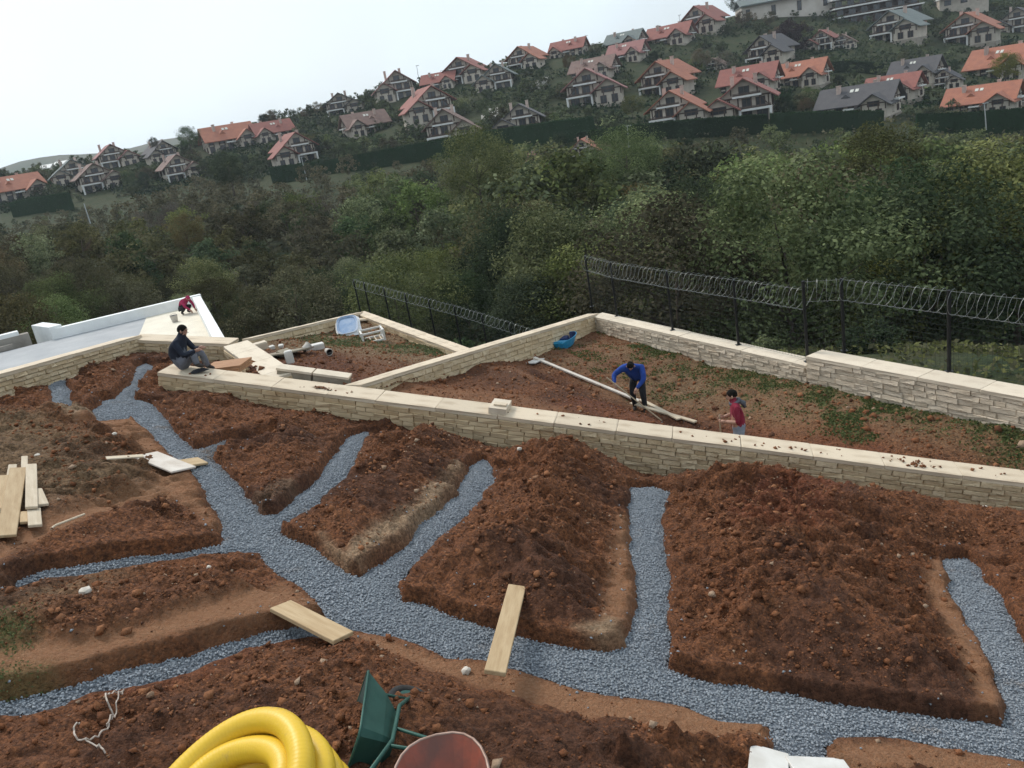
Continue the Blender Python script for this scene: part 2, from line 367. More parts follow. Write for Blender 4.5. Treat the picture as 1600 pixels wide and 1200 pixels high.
# ragged edges: warp the lookup a little
Wx = X+(fbm(X, Y, 2.2, 3, 40)-.5)*.16; Wy = Y+(fbm(X, Y, 2.2, 3, 50)-.5)*.16
SD = np.full(X.shape, 1e9)
for pl in GRAV: SD = np.minimum(SD, poly_sd(Wx, Wy, gpoly(pl)))
def pmask(polys, soft=.16):
    r = np.zeros(X.shape)
    for pl in polys: r = np.maximum(r, sstep(soft, -soft, poly_sd(Wx, Wy, gpoly(pl))))
    return r
packed = pmask(PACK, .12); pale = pmask(PALE, .1); weath = pmask(WEATH, .5); grassm = pmask(GRS, .25); redm = pmask(REDP, .35)
gdx, gdy = np.gradient(SD, CS)
dist = np.hypot(X, Y); away = (gdx*X+gdy*Y)/np.maximum(dist, .1)        # +1: bank on the far side of a trench
far_side = sstep(-.35, .45, away)
d = np.maximum(SD, 0)
lip = (0.03+0.17*far_side)*sstep(0.0, .06, d)
low = fbm(X, Y, .45, 3, 60); mid = fbm(X, Y, 1.9, 4, 70); fine = fbm(X, Y, 7.0, 3, 80)
flat_ = pmask([[(-90, 690), (85, 695), (95, 850), (-90, 880)]], .3); loose = (1-packed)*(1-.3*weath)*(1-.92*flat_)
mound = loose*(sstep(.06, .9, d)*(.08+.34*low)+.30*sstep(.25, 1.5, d)*sstep(-3.2, -1.2, X))*(.6+.4*far_side)*(.62+.38*sstep(-3.4, -1.4, X))
near_lim = np.clip(d*.42, 0, .6)                                        # banks never hide the trench bed behind them
mound = np.minimum(mound, near_lim+.6*far_side)
wd_ = (wB-wA); wn = Vector((-wd_.y, wd_.x, 0)).normalized()
wdist = -((X-wA.x)*wn.x+(Y-wA.y)*wn.y)
wl = sstep(.05, 1.5, wdist)+(1-sstep(-.3, .05, wdist)); mound *= np.clip(wl, .12, 1)
mound -= (.08+.52*sstep(-5, 6.5, X))*sstep(1.7, .1, wdist)*(wdist > -.3)*(X > wA.x)
for (px_, py_, rr_, hh_) in [(455, 628, .8, .42), (640, 668, .7, .22), (900, 735, .8, .2), (1130, 760, 1.0, .28), (330, 640, .7, .2)]:
    q_ = PG(px_, py_); mound += hh_*np.exp(-((X-q_.x)**2+(Y-q_.y)**2)/rr_**2)*sstep(.1, .5, d)*(wdist > -.2)
lw = np.full(X.shape, 9.0)
for a_, b_ in ((L0e, L1), (L1, L2), (L2, L3)):
    ex_, ey_ = b_.x-a_.x, b_.y-a_.y; t_ = np.clip(((X-a_.x)*ex_+(Y-a_.y)*ey_)/(ex_*ex_+ey_*ey_), 0, 1); lw = np.minimum(lw, np.hypot(X-a_.x-ex_*t_, Y-a_.y-ey_*t_))
mound *= np.clip(sstep(.2, 1.3, lw), .1, 1); mound -= .08*sstep(.9, .3, lw)
vf = fbm(X, Y, 16.0, 2, 84); rg = np.abs(fbm(X, Y, 4.2, 3, 87)-.5)*2
soil = lip+mound+(mid-.5)*.18*loose*sstep(.03, .4, d)+(fine-.5)*(.02+.10*loose)*sstep(0, .12, d)+(vf-.5)*(.012+.06*loose)*sstep(0, .1, d)-(rg-.25)*.06*loose*sstep(.05, .3, d)
soil += (fbm(X, Y, 3.5, 2, 90)-.5)*.04*packed*sstep(0, .2, d)
soil = np.where(SD < 0, -.05, soil)
GH = gz(X, Y)+soil
gpolyXY = [(-13, 2.4), tuple(L0e)[:2], tuple(L1)[:2], tuple(L2)[:2], tuple(L3)[:2], tuple(wA.lerp(wB, .16))[:2], tuple(wB2)[:2], (13.5, 2.4)]
gpolyXY = [(-13, 2.4), (L0e.x-.1, 2.4), (L0e.x-.1, L0e.y), (L1.x-.12, L1.y+.12), (L2.x, L2.y+.14), (L3.x+.1, L3.y), tuple(wA.lerp(wB, .16)+wn*.15)[:2], tuple(wB2+wn*.15)[:2], (13.5, 2.4)]
inside = poly_sd(X, Y, gpolyXY) < 0.02
def cut_grid(name, Xg, Yg, Zg, ins, attrs, mat, step=1):
    ny = Xg.shape[1]; fc = grid_faces(*Xg.shape); k = ins.ravel()[fc].all(1); fc = fc[k]
    used = np.unique(fc); remap = np.full(Xg.size, -1); remap[used] = np.arange(len(used))
    me = np_mesh(name, np.c_[Xg.ravel(), Yg.ravel(), Zg.ravel()][used], remap[fc], mat, True)
    for n_, a_ in attrs.items(): add_attr(me, n_, np.broadcast_to(a_, Xg.shape).ravel()[used])
    return tag(link(bpy.data.objects.new(name, me)), kind='structure')
cut_grid('garden_soil', X, Y, GH, inside, dict(packed=packed*.9, pale=pale*.85, weathered=weath*.75, grass=grassm*.6, red=redm*.6, dark_soil=np.clip(sstep(.52, .68, fbm(X, Y, .75, 4, 61))*.75*loose+.5*sstep(1.5, .2, wdist)*(wdist > -.3)*(X > wA.x), 0, .9)), M_soil)  # darker brown in noise patches and along the long wall's foot
def hz(x, y):
    i = min(max(int((x-ax[0])/CS), 0), len(ax)-2); j = min(max(int((y-ay[0])/CS), 0), len(ay)-2); return float(GH[i:i+2, j:j+2].max())

# ------------------------------------------------------------------ loose pieces: octahedral stones with jittered corners
OCT = np.array([(1, 0, 0), (-1, 0, 0), (0, 1, 0), (0, -1, 0), (0, 0, 1), (0, 0, -1)], float)
OCF = np.array([(0, 2, 4), (2, 1, 4), (1, 3, 4), (3, 0, 4), (2, 0, 5), (1, 2, 5), (3, 1, 5), (0, 3, 5)])
def stones(name, pts, size, mat, flat=.7, seed=1, attrs=None):
    rs = np.random.RandomState(seed); n = len(pts)
    V = OCT[None]*(1+rs.uniform(-.35, .35, (n, 6, 1)))*np.array([1, 1, flat])
    V = V+rs.uniform(-.22, .22, (n, 6, 3))
    a = rs.uniform(0, 2*math.pi, n); ca, sa = np.cos(a), np.sin(a)
    Vx = V[..., 0]*ca[:, None]-V[..., 1]*sa[:, None]; Vy = V[..., 0]*sa[:, None]+V[..., 1]*ca[:, None]
    t = rs.uniform(-.6, .6, n); ct, st = np.cos(t)[:, None], np.sin(t)[:, None]
    Vz = V[..., 2]*ct-Vx*st; Vx = Vx*ct+V[..., 2]*st
    V = np.stack([Vx, Vy, Vz], -1)*np.asarray(size)[:, None, None]+np.asarray(pts)[:, None]
    Fq = (OCF[None]+6*np.arange(n)[:, None, None]).reshape(-1, 3)
    me = np_mesh(name, V.reshape(-1, 3), Fq, mat)
    add_attr(me, 'tone', np.repeat(rs.rand(n), 6))
    o = link(bpy.data.objects.new(name, me)); return o
m, nt, b = new_mat('crushed_stone'); b.inputs['Roughness'].default_value = .8
tn = attr(nt, 'tone'); colr = mixc(nt, tn, (.15, .168, .192), (.36, .39, .42)); colr = mixc(nt, noise_fac(nt, .7, .4, .6), colr, (.25, .275, .30)); colr = mixc(nt, noise_fac(nt, 1.3, .58, .74, 5, .65), colr, (.21, .165, .13)); nt.links.new(colr, b.inputs['Base Color']); M_gravel = m
m, nt, b = new_mat('gravel_bed'); b.inputs['Roughness'].default_value = .9
nt.links.new(mixc(nt, noise_fac(nt, 40, .35, .65), (.075, .088, .105), (.24, .27, .31)), b.inputs['Base Color']); bump(nt, b, noise_fac(nt, 45, .3, .7), .9, .03); M_bed = m
gm = (SD < .03) & inside
gb = sstep(.05, -.15, SD)*.035+(fbm(X, Y, 1.2, 3, 33)-.5)*.05
GBZ = gz(X, Y)-.01+gb
cut_grid('gravel_bed', X, Y, GBZ, gm, {}, M_bed)
ii, jj = np.where((SD < .035) & inside & (Y < 19))
rs = np.random.RandomState(3); NG = 54000
k = rs.choice(len(ii), NG, p=None); gi, gj = ii[k], jj[k]
px = X[gi, gj]+rs.uniform(-.025, .025, NG); py = Y[gi, gj]+rs.uniform(-.025, .025, NG)
sz = rs.uniform(.008, .018, NG)
tag(stones('gravel', np.c_[px, py, GBZ[gi, gj]+rs.uniform(0, .012, NG)], sz, M_gravel, .75, 4), 'bluish grey crushed stone filling the branching drainage trenches', 'gravel', kind='stuff')
# a few spilled stones on the banks
ii, jj = np.where((SD > .02) & (SD < .5) & inside); k = rs.choice(len(ii), 1500); kk = rs.rand(1500) < np.exp(-SD[ii[k], jj[k]]*9)+.06*(fbm(ii[k]*.05, jj[k]*.05, 1.0, 2, 8) > .62)
k = k[kk]; n = len(k)
tag(stones('spilled_gravel', np.c_[X[ii[k], jj[k]], Y[ii[k], jj[k]], GH[ii[k], jj[k]]+.005], rs.uniform(.01, .02, n), M_gravel, .75, 5), 'scattered grey stones spilled on the trench banks', 'gravel', kind='stuff')
# clods
m, nt, b = new_mat('soil_clod'); b.inputs['Roughness'].default_value = .95; b.inputs['Specular IOR Level'].default_value = .15
tn = attr(nt, 'tone'); colr = mixc(nt, tn, (.065, .030, .018), (.36, .160, .076)); colr = mixc(nt, noise_fac(nt, .5, .4, .6), colr, (.19, .075, .034))
rp = nt.nodes.new('ShaderNodeMapRange'); rp.inputs[1].default_value = .965; rp.inputs[2].default_value = .975; nt.links.new(tn, rp.inputs[0])
colr = mixc(nt, rp.outputs[0], colr, (.36, .25, .17)); nt.links.new(colr, b.inputs['Base Color']); bump(nt, b, noise_fac(nt, 60, .2, .8), .6, .02); M_clod = m
pr = (loose*sstep(.02, .3, SD)*(.25+1.6*sstep(.35, .7, mid))*inside+.05*packed*inside*(SD > .03)).ravel(); pr /= pr.sum()
NC = 66000; k = rs.choice(X.size, NC, p=pr); sz = .010+.007*rs.pareto(2.2, NC); sz = np.clip(sz, .010, .058)
tag(stones('soil_clods', np.c_[X.ravel()[k]+rs.uniform(-.02, .02, NC), Y.ravel()[k]+rs.uniform(-.02, .02, NC), GH.ravel()[k]+sz*.25], sz, M_clod, .75, 6), 'loose reddish brown clods on the dug mounds', 'soil', kind='stuff')

# ================================================================== LOWER PLOT (behind the long wall) and MIDDLE PLOT
def gpt(x, y, Z): return tuple(P(x, y, Z))
lowf = rbf([gpt(1000, 638, 20.7), (4.1, 15.0, CAM_Z-7.45), gpt(1155, 573, 22), gpt(925, 517, 27.5), gpt(1400, 628, 18), gpt(1600, 669, 15.6), gpt(1600, 735, 14.7), gpt(750, 583, 20.5),
            gpt(640, 612, 17.6), gpt(870, 545, 24.5), gpt(900, 645, 17.2), gpt(1300, 690, 16.6), gpt(1272, 600, 19.6), (12, 12.5, CAM_Z-7.6), (12, 9, CAM_Z-8.2)], .5)
lx = np.arange(-4, 14.5, .08); ly = np.arange(9, 29, .08); LX, LY = np.meshgrid(lx, ly, indexing='ij')
LPOLY = [tuple(wT)[:2], tuple(bC)[:2], tuple(bE2)[:2], tuple(wB2)[:2]]
lin = poly_sd(LX, LY, LPOLY) < .12
t0, t1 = gpt(850, 572, 21.2), gpt(1130, 690, 17.8)       # shallow trench where the two men dig
def seg_d(X, Y, a, b):
    ex, ey = b[0]-a[0], b[1]-a[1]; t = np.clip(((X-a[0])*ex+(Y-a[1])*ey)/(ex*ex+ey*ey), 0, 1); return np.hypot(X-a[0]-ex*t, Y-a[1]-ey*t)
def side(X, Y, a, b): return ((b[0]-a[0])*(Y-a[1])-(b[1]-a[1])*(X-a[0]))/math.hypot(b[0]-a[0], b[1]-a[1])
td = seg_d(LX, LY, t0, t1); sdv = side(LX, LY, t0, t1)
heap = np.exp(-((sdv+1.0)/.8)**2)*sstep(3.0, 0, td)*(sdv < .3)
LZ = lowf(LX, LY)+(fbm(LX, LY, .8, 4, 21)-.5)*.22+(fbm(LX, LY, 5, 3, 22)-.5)*.08-.30*np.exp(-(np.maximum(td-.12, 0)/.26)**2)+.26*heap
lgr = np.zeros(LX.shape)
for (x, y, Z, r) in [(1010, 548, 25, 1.0), (1120, 562, 22.5, .8), (1180, 590, 21, 1.4), (1215, 605, 20.5, 1.2), (1330, 650, 17.6, 1.3), (1300, 625, 18.6, 1.2), (1370, 625, 18, 1.2), (1590, 690, 15.3, 1.0), (1480, 650, 16.8, .9), (1340, 690, 16.8, .7)]:
    p = P(x, y, Z); lgr = np.maximum(lgr, sstep(r, r*.2, np.hypot(LX-p.x, LY-p.y)))
lgr *= sstep(.46, .66, fbm(LX, LY, 1.8, 4, 23))*.55
lgr = np.maximum(lgr, .5*sstep(1.5, .3, seg_d(LX, LY, bC.lerp(bE, .3), bE))*sstep(.42, .66, fbm(LX, LY, 1.3, 4, 28)))
lgr = np.maximum(lgr, .22*sstep(.5, .7, fbm(LX, LY, 2.2, 4, 29))*sstep(.8, 2.6, sdv))
lwe = sstep(.4, 2.2, sdv)*(.55+.6*fbm(LX, LY, .7, 3, 24)); lred = sstep(.5, .7, fbm(LX, LY, .6, 3, 25))*.6
lpk = sstep(.55, .75, fbm(LX, LY, .5, 3, 27))*.5
cut_grid('plot_soil', LX, LY, LZ, lin, dict(packed=lpk, pale=0, weathered=np.clip(lwe, 0, 1)*.75, grass=lgr, red=lred*.7, dark_soil=np.clip(sstep(1.1, .25, td)+.8*sstep(2.4, .6, np.abs(sdv+1.0))*(sdv < .4)*sstep(.3, .6, fbm(LX, LY, .9, 3, 62)), 0, 1)*.9), M_soil)
def lz(x, y):
    i = min(max(int((x-lx[0])/.08), 0), len(lx)-2); j = min(max(int((y-ly[0])/.08), 0), len(ly)-2); return float(LZ[i, j])
midf = rbf([gpt(390, 542, 21.5), gpt(562, 500, 29.8), gpt(720, 562, 22), gpt(600, 590, 18.4), gpt(460, 575, 18.3), gpt(548, 522, 27), gpt(640, 560, 22), gpt(470, 540, 22.5), gpt(430, 590, 17.4)], .5)
mx = np.arange(-9, 0.5, .08); my = np.arange(15.5, 31, .08); MX, MY = np.meshgrid(mx, my, indexing='ij')
MPOLY = [tuple(wA.lerp(wB, .13))[:2], tuple(wT)[:2], tuple(wT.lerp(bC, .6))[:2], tuple(mJ)[:2], tuple(mK)[:2], tuple(mL)[:2], tuple(L2)[:2]]
min_ = poly_sd(MX, MY, MPOLY) < .12
MZ = midf(MX, MY)+(fbm(MX, MY, .8, 4, 31)-.5)*.2+(fbm(MX, MY, 5, 3, 32)-.5)*.07
p1, p2 = P(540, 528, 26), P(612, 592, 18.3)
mpk = sstep(.75, .25, seg_d(MX, MY, p1, p2))
pg = P(600, 535, 25); mgr = sstep(3.2, .5, np.hypot((MX-pg.x)*.9, MY-pg.y))*sstep(.4, .6, fbm(MX, MY, 1.2, 4, 33))
pg = P(660, 545, 24); mgr = np.maximum(mgr, sstep(2.0, .4, np.hypot((MX-pg.x), MY-pg.y))*sstep(.42, .6, fbm(MX, MY, 1.5, 4, 34)))
pd = P(490, 575, 19.0); mdark = sstep(3.4, 1.5, np.hypot(MX-pd.x, MY-pd.y))
cut_grid('middle_plot_soil', MX, MY, MZ, min_, dict(packed=mpk*.9, pale=mpk*.2, weathered=(1-mdark)*.85, grass=mgr*.6, red=.2*mdark, dark_soil=mdark*.6), M_soil)
def mz(x, y):
    i = min(max(int((x-mx[0])/.08), 0), len(mx)-2); j = min(max(int((y-my[0])/.08), 0), len(my)-2); return float(MZ[i, j])
# clods and pale stones on the two plots
for nm, XX, YY, ZZ, msk, N, sd_ in (('plot_clods', LX, LY, LZ, lin, 9000, 7), ('middle_plot_clods', MX, MY, MZ, min_, 5000, 8)):
    ii, jj = np.where(msk); k = rs.choice(len(ii), N); s_ = np.clip(.015+.012*rs.pareto(2.6, N), .015, .09)
    tag(stones(nm, np.c_[XX[ii[k], jj[k]]+rs.uniform(-.04, .04, N), YY[ii[k], jj[k]]+rs.uniform(-.04, .04, N), ZZ[ii[k], jj[k]]+s_*.2], s_, M_clod, .75, sd_), 'loose brown clods on the walled plot', 'soil', kind='stuff')
# ================================================================== STONE WALLS
def stone_mat(name, a, b2, dirt):
    m, nt, b = new_mat(name); b.inputs['Roughness'].default_value = .9; b.inputs['Specular IOR Level'].default_value = .2
    oi = nt.nodes.new('ShaderNodeObjectInfo')
    c = mixc(nt, oi.outputs['Random'], a, b2)
    c = mixc(nt, noise_fac(nt, .9, .45, .72, 5, .6, coord='Object'), c, dirt)
    c = mixc(nt, noise_fac(nt, 3.0, .55, .75, 5, .6, coord='Generated'), c, tuple(x*.5 for x in dirt))
    nt.links.new(c, b.inputs['Base Color']); bump(nt, b, noise_fac(nt, 7, .2, .8, 5, .65, coord='Generated'), .7, .02); return m
M_stone = stone_mat('honey_limestone', (.58, .445, .275), (.69, .56, .375), (.46, .32, .175))
M_stone_pale = stone_mat('pale_limestone', (.57, .475, .36), (.66, .565, .445), (.46, .36, .255))
M_mortar = mat_simple('mortar', (.50, .38, .235), (.40, .30, .18), 5, .95, .5, .02)
M_mortar_pale = mat_simple('pale_mortar', (.52, .43, .34), (.42, .34, .26), 5, .95, .5, .02)
M_coping = mat_simple('travertine_coping', (.60, .495, .365), (.41, .315, .215), 2.6, .75, .35, .01, rand=.07, lo=.45, hi=.75)
M_coping_w = mat_simple('pale_coping', (.63, .54, .42), (.49, .40, .30), 2.2, .75, .35, .01, rand=.06, lo=.45, hi=.75)
def stone_variant(i, mat):
    rs = random.Random(i); J = lambda a: rs.uniform(-a, a)
    V = []
    for (y, s) in ((-.5, 1.0), (.24, 1.0), (.5, .86)):          # back, shoulder, face
        for (sx, sz) in ((-1, -1), (1, -1), (1, 1), (-1, 1)):
            V.append((sx*.5*(1-(1-s)*.3)+J(.02), y+(J(.13) if y == .5 else J(.05) if y > 0 else 0), sz*.5*s+J(.05)))
    Fc = [(8, 9, 10, 11)]+[(a+4*k, (a+1) % 4+4*k, (a+1) % 4+4*k+4, a+4*k+4) for k in (0, 1) for a in range(4)]
    me = bpy.data.meshes.new('stone'); me.from_pydata(V, [], [tuple(f) for f in Fc]); me.materials.append(mat); return me
STV = {m.name: [stone_variant(i+31*k, m) for i in range(14)] for k, m in enumerate((M_stone, M_stone_pale))}
SLABV = {}
def slab_mesh(mat):
    if mat.name in SLABV: return SLABV[mat.name]
    L = []
    for i in range(5):
        bm = bmesh.new(); bmesh.ops.create_cube(bm, size=1.0); rs = random.Random(i+5)
        bmesh.ops.bevel(bm, geom=bm.edges[:], offset=.02, segments=1, affect='EDGES')
        for v in bm.verts: v.co += Vector((rs.uniform(-.004, .004), rs.uniform(-.012, .012), rs.uniform(-.05, .05)))
        me = bpy.data.meshes.new('coping_slab'); bm.to_mesh(me); bm.free(); me.materials.append(mat); L.append(me)
    SLABV[mat.name] = L; return L
def stone_wall(A, B, label, thick=.46, face=1.0, depth=1.6, sh=.09, sl=.3, front=-1, both=False, mat=None, mort=None, cop=None, slab=1.15, seed=1, over=.035, cop_t=.075, coping=True, name='stone_wall'):
    """front: -1 = the side facing the camera carries dressed stones. A, B on the coping's top."""
    mat = mat or M_stone; mort = mort or M_mortar; cop = cop or M_coping; rs = random.Random(seed)
    A, B = Vector(A), Vector(B); d = B-A; L = d.length; ex = d.normalized()
    nrm = Vector((-d.y, d.x, 0)).normalized()
    if nrm.dot(Vector((0, 0, 0))-Vector((A.x, A.y, 0))) < 0: nrm = -nrm            # towards the camera's side
    if front > 0: nrm = -nrm
    ez = ex.cross(nrm); ez = ez if ez.z > 0 else -ez
    root = empty(name, (A+B)/2-Vector((0, 0, depth)), 0, label, 'wall')
    o0 = root.location.copy()
    t2 = thick/2-.05
    q = []
    for s in (A, B):
        for k in (-1, 1):
            for z in (-cop_t*.8, -depth): q.append(Vector((s.x, s.y, s.z+z))+nrm*k*t2-o0)
    mobj('core', q, [(0, 1, 3, 2), (4, 6, 7, 5), (2, 3, 7, 6), (0, 4, 5, 1), (0, 2, 6, 4), (1, 5, 7, 3)], mort, root)
    items = []
    sides = (1, -1) if both else (1,)
    for sd_ in sides:
        R3 = Matrix((ex*(1 if sd_ > 0 else 1), nrm*sd_, ez)).transposed()
        z = -cop_t; row = 0
        while z > -face:
            h = sh*rs.uniform(.82, 1.2); s = -rs.uniform(0, sl*.6) if row % 2 else 0.0
            while s < L-.02:
                l = sl*rs.uniform(.6, 1.45); a0, a1 = max(s, 0), min(s+l, L); s += l
                if a1-a0 < .07: continue
                c = A+ex*((a0+a1)/2)+ez*(z-h/2)+nrm*sd_*(t2+.02+rs.uniform(-.012, .016))
                M = Matrix.Translation(c-o0) @ R3.to_4x4() @ Matrix.Diagonal((a1-a0-.004, .13, h-.003, 1))
                w_ = c-Vector((0, 0, CAM_Z)); zz_ = w_.dot(_F); vis = abs(w_.dot(_X)/zz_) < .62 and abs(w_.dot(_Y)/zz_) < .47
                items.append((zz_+(0 if vis else 100), M, rs.randrange(14)))
            z -= h; row += 1
    items.sort(key=lambda t: t[0]); VV = STV[mat.name]
    for (_, M, k) in items[:300]:
        o = bpy.data.objects.new('stone', VV[k]); link(o, root); o.matrix_local = M
    if len(items) > 300:
        mb = MB()
        for (_, M, k) in items[300:]: mb.add([M @ v.co for v in VV[k].vertices], [tuple(p.vertices) for p in VV[k].polygons])
        tag(mb.build('stone_courses', mat, root), kind='stuff')
    if coping:
        s = 0.0; SL = slab_mesh(cop); R3 = Matrix((ex, nrm, ez)).transposed()
        while s < L-.05:
            l = min(slab*rs.uniform(.85, 1.15), L-s)
            if L-s-l < .3: l = L-s
            M = Matrix.Translation(A+ex*(s+l/2)-ez*(cop_t/2-rs.uniform(0, .006))-o0) @ R3.to_4x4() @ Matrix.Diagonal((l-.008, thick+2*over, cop_t, 1))
            o = bpy.data.objects.new('coping_slab', rs.choice(SL)); link(o, root); o.matrix_local = M; s += l
    return root
# the long wall across the picture
W_main = stone_wall(wA, wB2, 'long sloping honey coloured stone wall with pale coping behind the gravel trenches', face=1.15, depth=1.7, seed=2, thick=.5)
# left boundary wall and its turn
stone_wall(L0e, L1, 'stone wall along the left edge of the garden in front of the white terrace', face=.8, depth=1.6, seed=3, thick=.5)
stone_wall(L1+(L2-L1).normalized()*.1, L2, 'short stone wall behind the seated man between the two corners', face=.75, depth=1.8, seed=4, sl=.3)
stone_wall(L2+Vector((.12, -.3, 0)), L3+Vector((-.1, .35, -.02)), 'wide flat topped stone wall running from the seated man back to the corner', face=.7, depth=1.5, seed=5, thick=.52, cop=M_coping_w, sl=.34)
# far retaining walls round the lower plot
stone_wall(wT+Vector((0.05, .38, 0.0)), bC, 'stone wall between the two lower plots rising towards the long wall', face=.75, depth=1.6, seed=6, thick=.34, sl=.36, sh=.12)
stone_wall(bC+(bS-bC).normalized()*.2, bS, 'pale stone wall carrying the razor wire fence from the far corner to the step', face=.75, depth=1.9, seed=7, mat=M_stone_pale, mort=M_mortar_pale, cop=M_coping_w, thick=.42, sl=.36, sh=.12, slab=.9)
up = bS+(bE-bS).normalized()*.03; up.z = bE.z
stone_wall(up, bE2, 'higher pale stone wall carrying the razor wire fence at the right edge', face=.95, depth=2.1, seed=8, mat=M_stone_pale, mort=M_mortar_pale, cop=M_coping_w, thick=.5, sl=.36, sh=.11, slab=1.3)
# middle plot
stone_wall(mK, mJ, 'broken low yellowish stone wall at the back of the middle plot', face=.6, depth=1.8, seed=9, thick=.3, sl=.55, sh=.15, slab=.8)
stone_wall(mL, mK, 'low plain wall with thin coping on the left of the middle plot', face=.5, depth=1.6, seed=10, thick=.24, sl=.6, sh=.16)
# low grey block wall just behind the long wall
s0, s1 = P(436, 573, 17.3), P(546, 588, 17.25)
M_block = mat_simple('grey_block', (.31, .265, .2), (.23, .195, .145), 3, .95, .5, .02)
bw = empty('block_wall', (s0+s1)/2-Vector((0, 0, .6)), 0, 'short unfinished grey block wall just behind the long wall', 'wall')
dv = (s1-s0); ex_ = dv.normalized(); ny_ = Vector((-dv.y, dv.x, 0)).normalized(); ez_ = ex_.cross(ny_); ez_ = ez_ if ez_.z > 0 else -ez_
for k in range(2):
    a, b_ = s0+dv*(k*.52), s0+dv*(k*.52+.48)
    mb = MB(); Mx = Matrix((ex_, ny_, ez_)).transposed()
    mb.box((a+b_)/2-ez_*.32-bw.location, ((b_-a).length+.02*k, .26, .58), Mx); mb.build('block', M_block, bw)
    mb = MB(); mb.box((a+b_)/2-ez_*.005-bw.location, ((b_-a).length+.03, .3, .05), Mx); mb.build('coping_slab', M_coping_w, bw)

# ================================================================== WHITE TERRACE beyond the left wall
M_white = mat_simple('white_render', (.80, .80, .78), (.70, .70, .68), 1.5, .8, .15, .005)
M_grey_tile = mat_simple('grey_wet_screed', (.29, .30, .31), (.37, .375, .38), .7, .75, .1, .004)
M_cream = mat_simple('cream_screed', (.70, .64, .52), (.62, .56, .45), 1.2, .7, .1, .004)
tz0 = CAM_Z-5.9
f_fr, f_fl, f_nr = PH(304, 478, tz0), PH(-70, 568, tz0), PH(331, 533, tz0)
f_nr2 = f_nr+(f_nr-f_fr)*.55; f_nl = f_fl+(f_nr2-f_fr)
ter = empty('terrace', (f_fr+f_nl)/2, 0, 'long white walled terrace with grey floor beyond the left garden wall', 'terrace')
o0 = ter.location
def slab(name, pts, z0, z1, mat, parent, o0):
    n = len(pts); V = [Vector((p.x, p.y, z0))-o0 for p in pts]+[Vector((p.x, p.y, z1))-o0 for p in pts]
    Fc = [tuple(reversed(range(n))), tuple(range(n, 2*n))]+[(i, (i+1) % n, (i+1) % n+n, i+n) for i in range(n)]
    return mobj(name, V, Fc, mat, parent)
fm, nm_ = f_fr.lerp(f_fl, .22), f_nr2.lerp(f_nl, .34)
slab('floor', [f_fl, f_nl, nm_, fm], tz0-.5, tz0, M_grey_tile, ter, o0)
tag(slab('floor', [fm, nm_, f_nr2, f_fr], tz0-.5, tz0+.004, M_cream, ter, o0), 'cream part of the floor beside the kneeling man')
def parapet(a, b, h, t, name='parapet'):
    d_ = (b-a).normalized(); n_ = Vector((-d_.y, d_.x, 0))*t
    return slab(name, [a, b, b+n_, a+n_], tz0-1.2, tz0+h, M_white, ter, o0)
pe = PH(84, 531, tz0)
parapet(f_fr+(f_fr-pe).normalized()*.4, pe, .44, -.36)
parapet(f_nr2, f_fr-(f_fr-f_nr2).normalized()*.0, .40, -.36)
# far block of the parapet at the left end, then the unfinished grey wall
pe2 = PH(55, 527, tz0); parapet(pe+(f_fr-pe).normalized()*-.02, pe2, .55, -.5)
M_conc = mat_simple('rough_concrete', (.33, .30, .26), (.24, .21, .18), 1.2, .95, .5, .03)
ga, gb_ = PH(50, 536, tz0), PH(-70, 567, tz0)
gw = empty('unfinished_wall', ga.lerp(gb_, .5), 0, 'rough grey unfinished wall beside the white terrace at the left edge', 'wall')
n_ = Vector((-(gb_-ga).y, (gb_-ga).x, 0)).normalized()*-.45
slab('wall_body', [ga, gb_, gb_+n_, ga+n_], tz0-1, tz0+.45, M_conc, gw, gw.location)
slab('wall_cap', [ga.lerp(gb_, .12)+n_*.1, ga.lerp(gb_, .38)+n_*.1, ga.lerp(gb_, .38)+n_, ga.lerp(gb_, .12)+n_], tz0+.45, tz0+.62, M_white, gw, gw.location)
mb = MB(); mb.bar(ga.lerp(gb_, .25)-n_*.6+Vector((0, 0, .12))-gw.location, ga.lerp(gb_, .9)-n_*.6+Vector((0, 0, .1))-gw.location, .18, .2); mb.build('ledge', M_conc, gw)

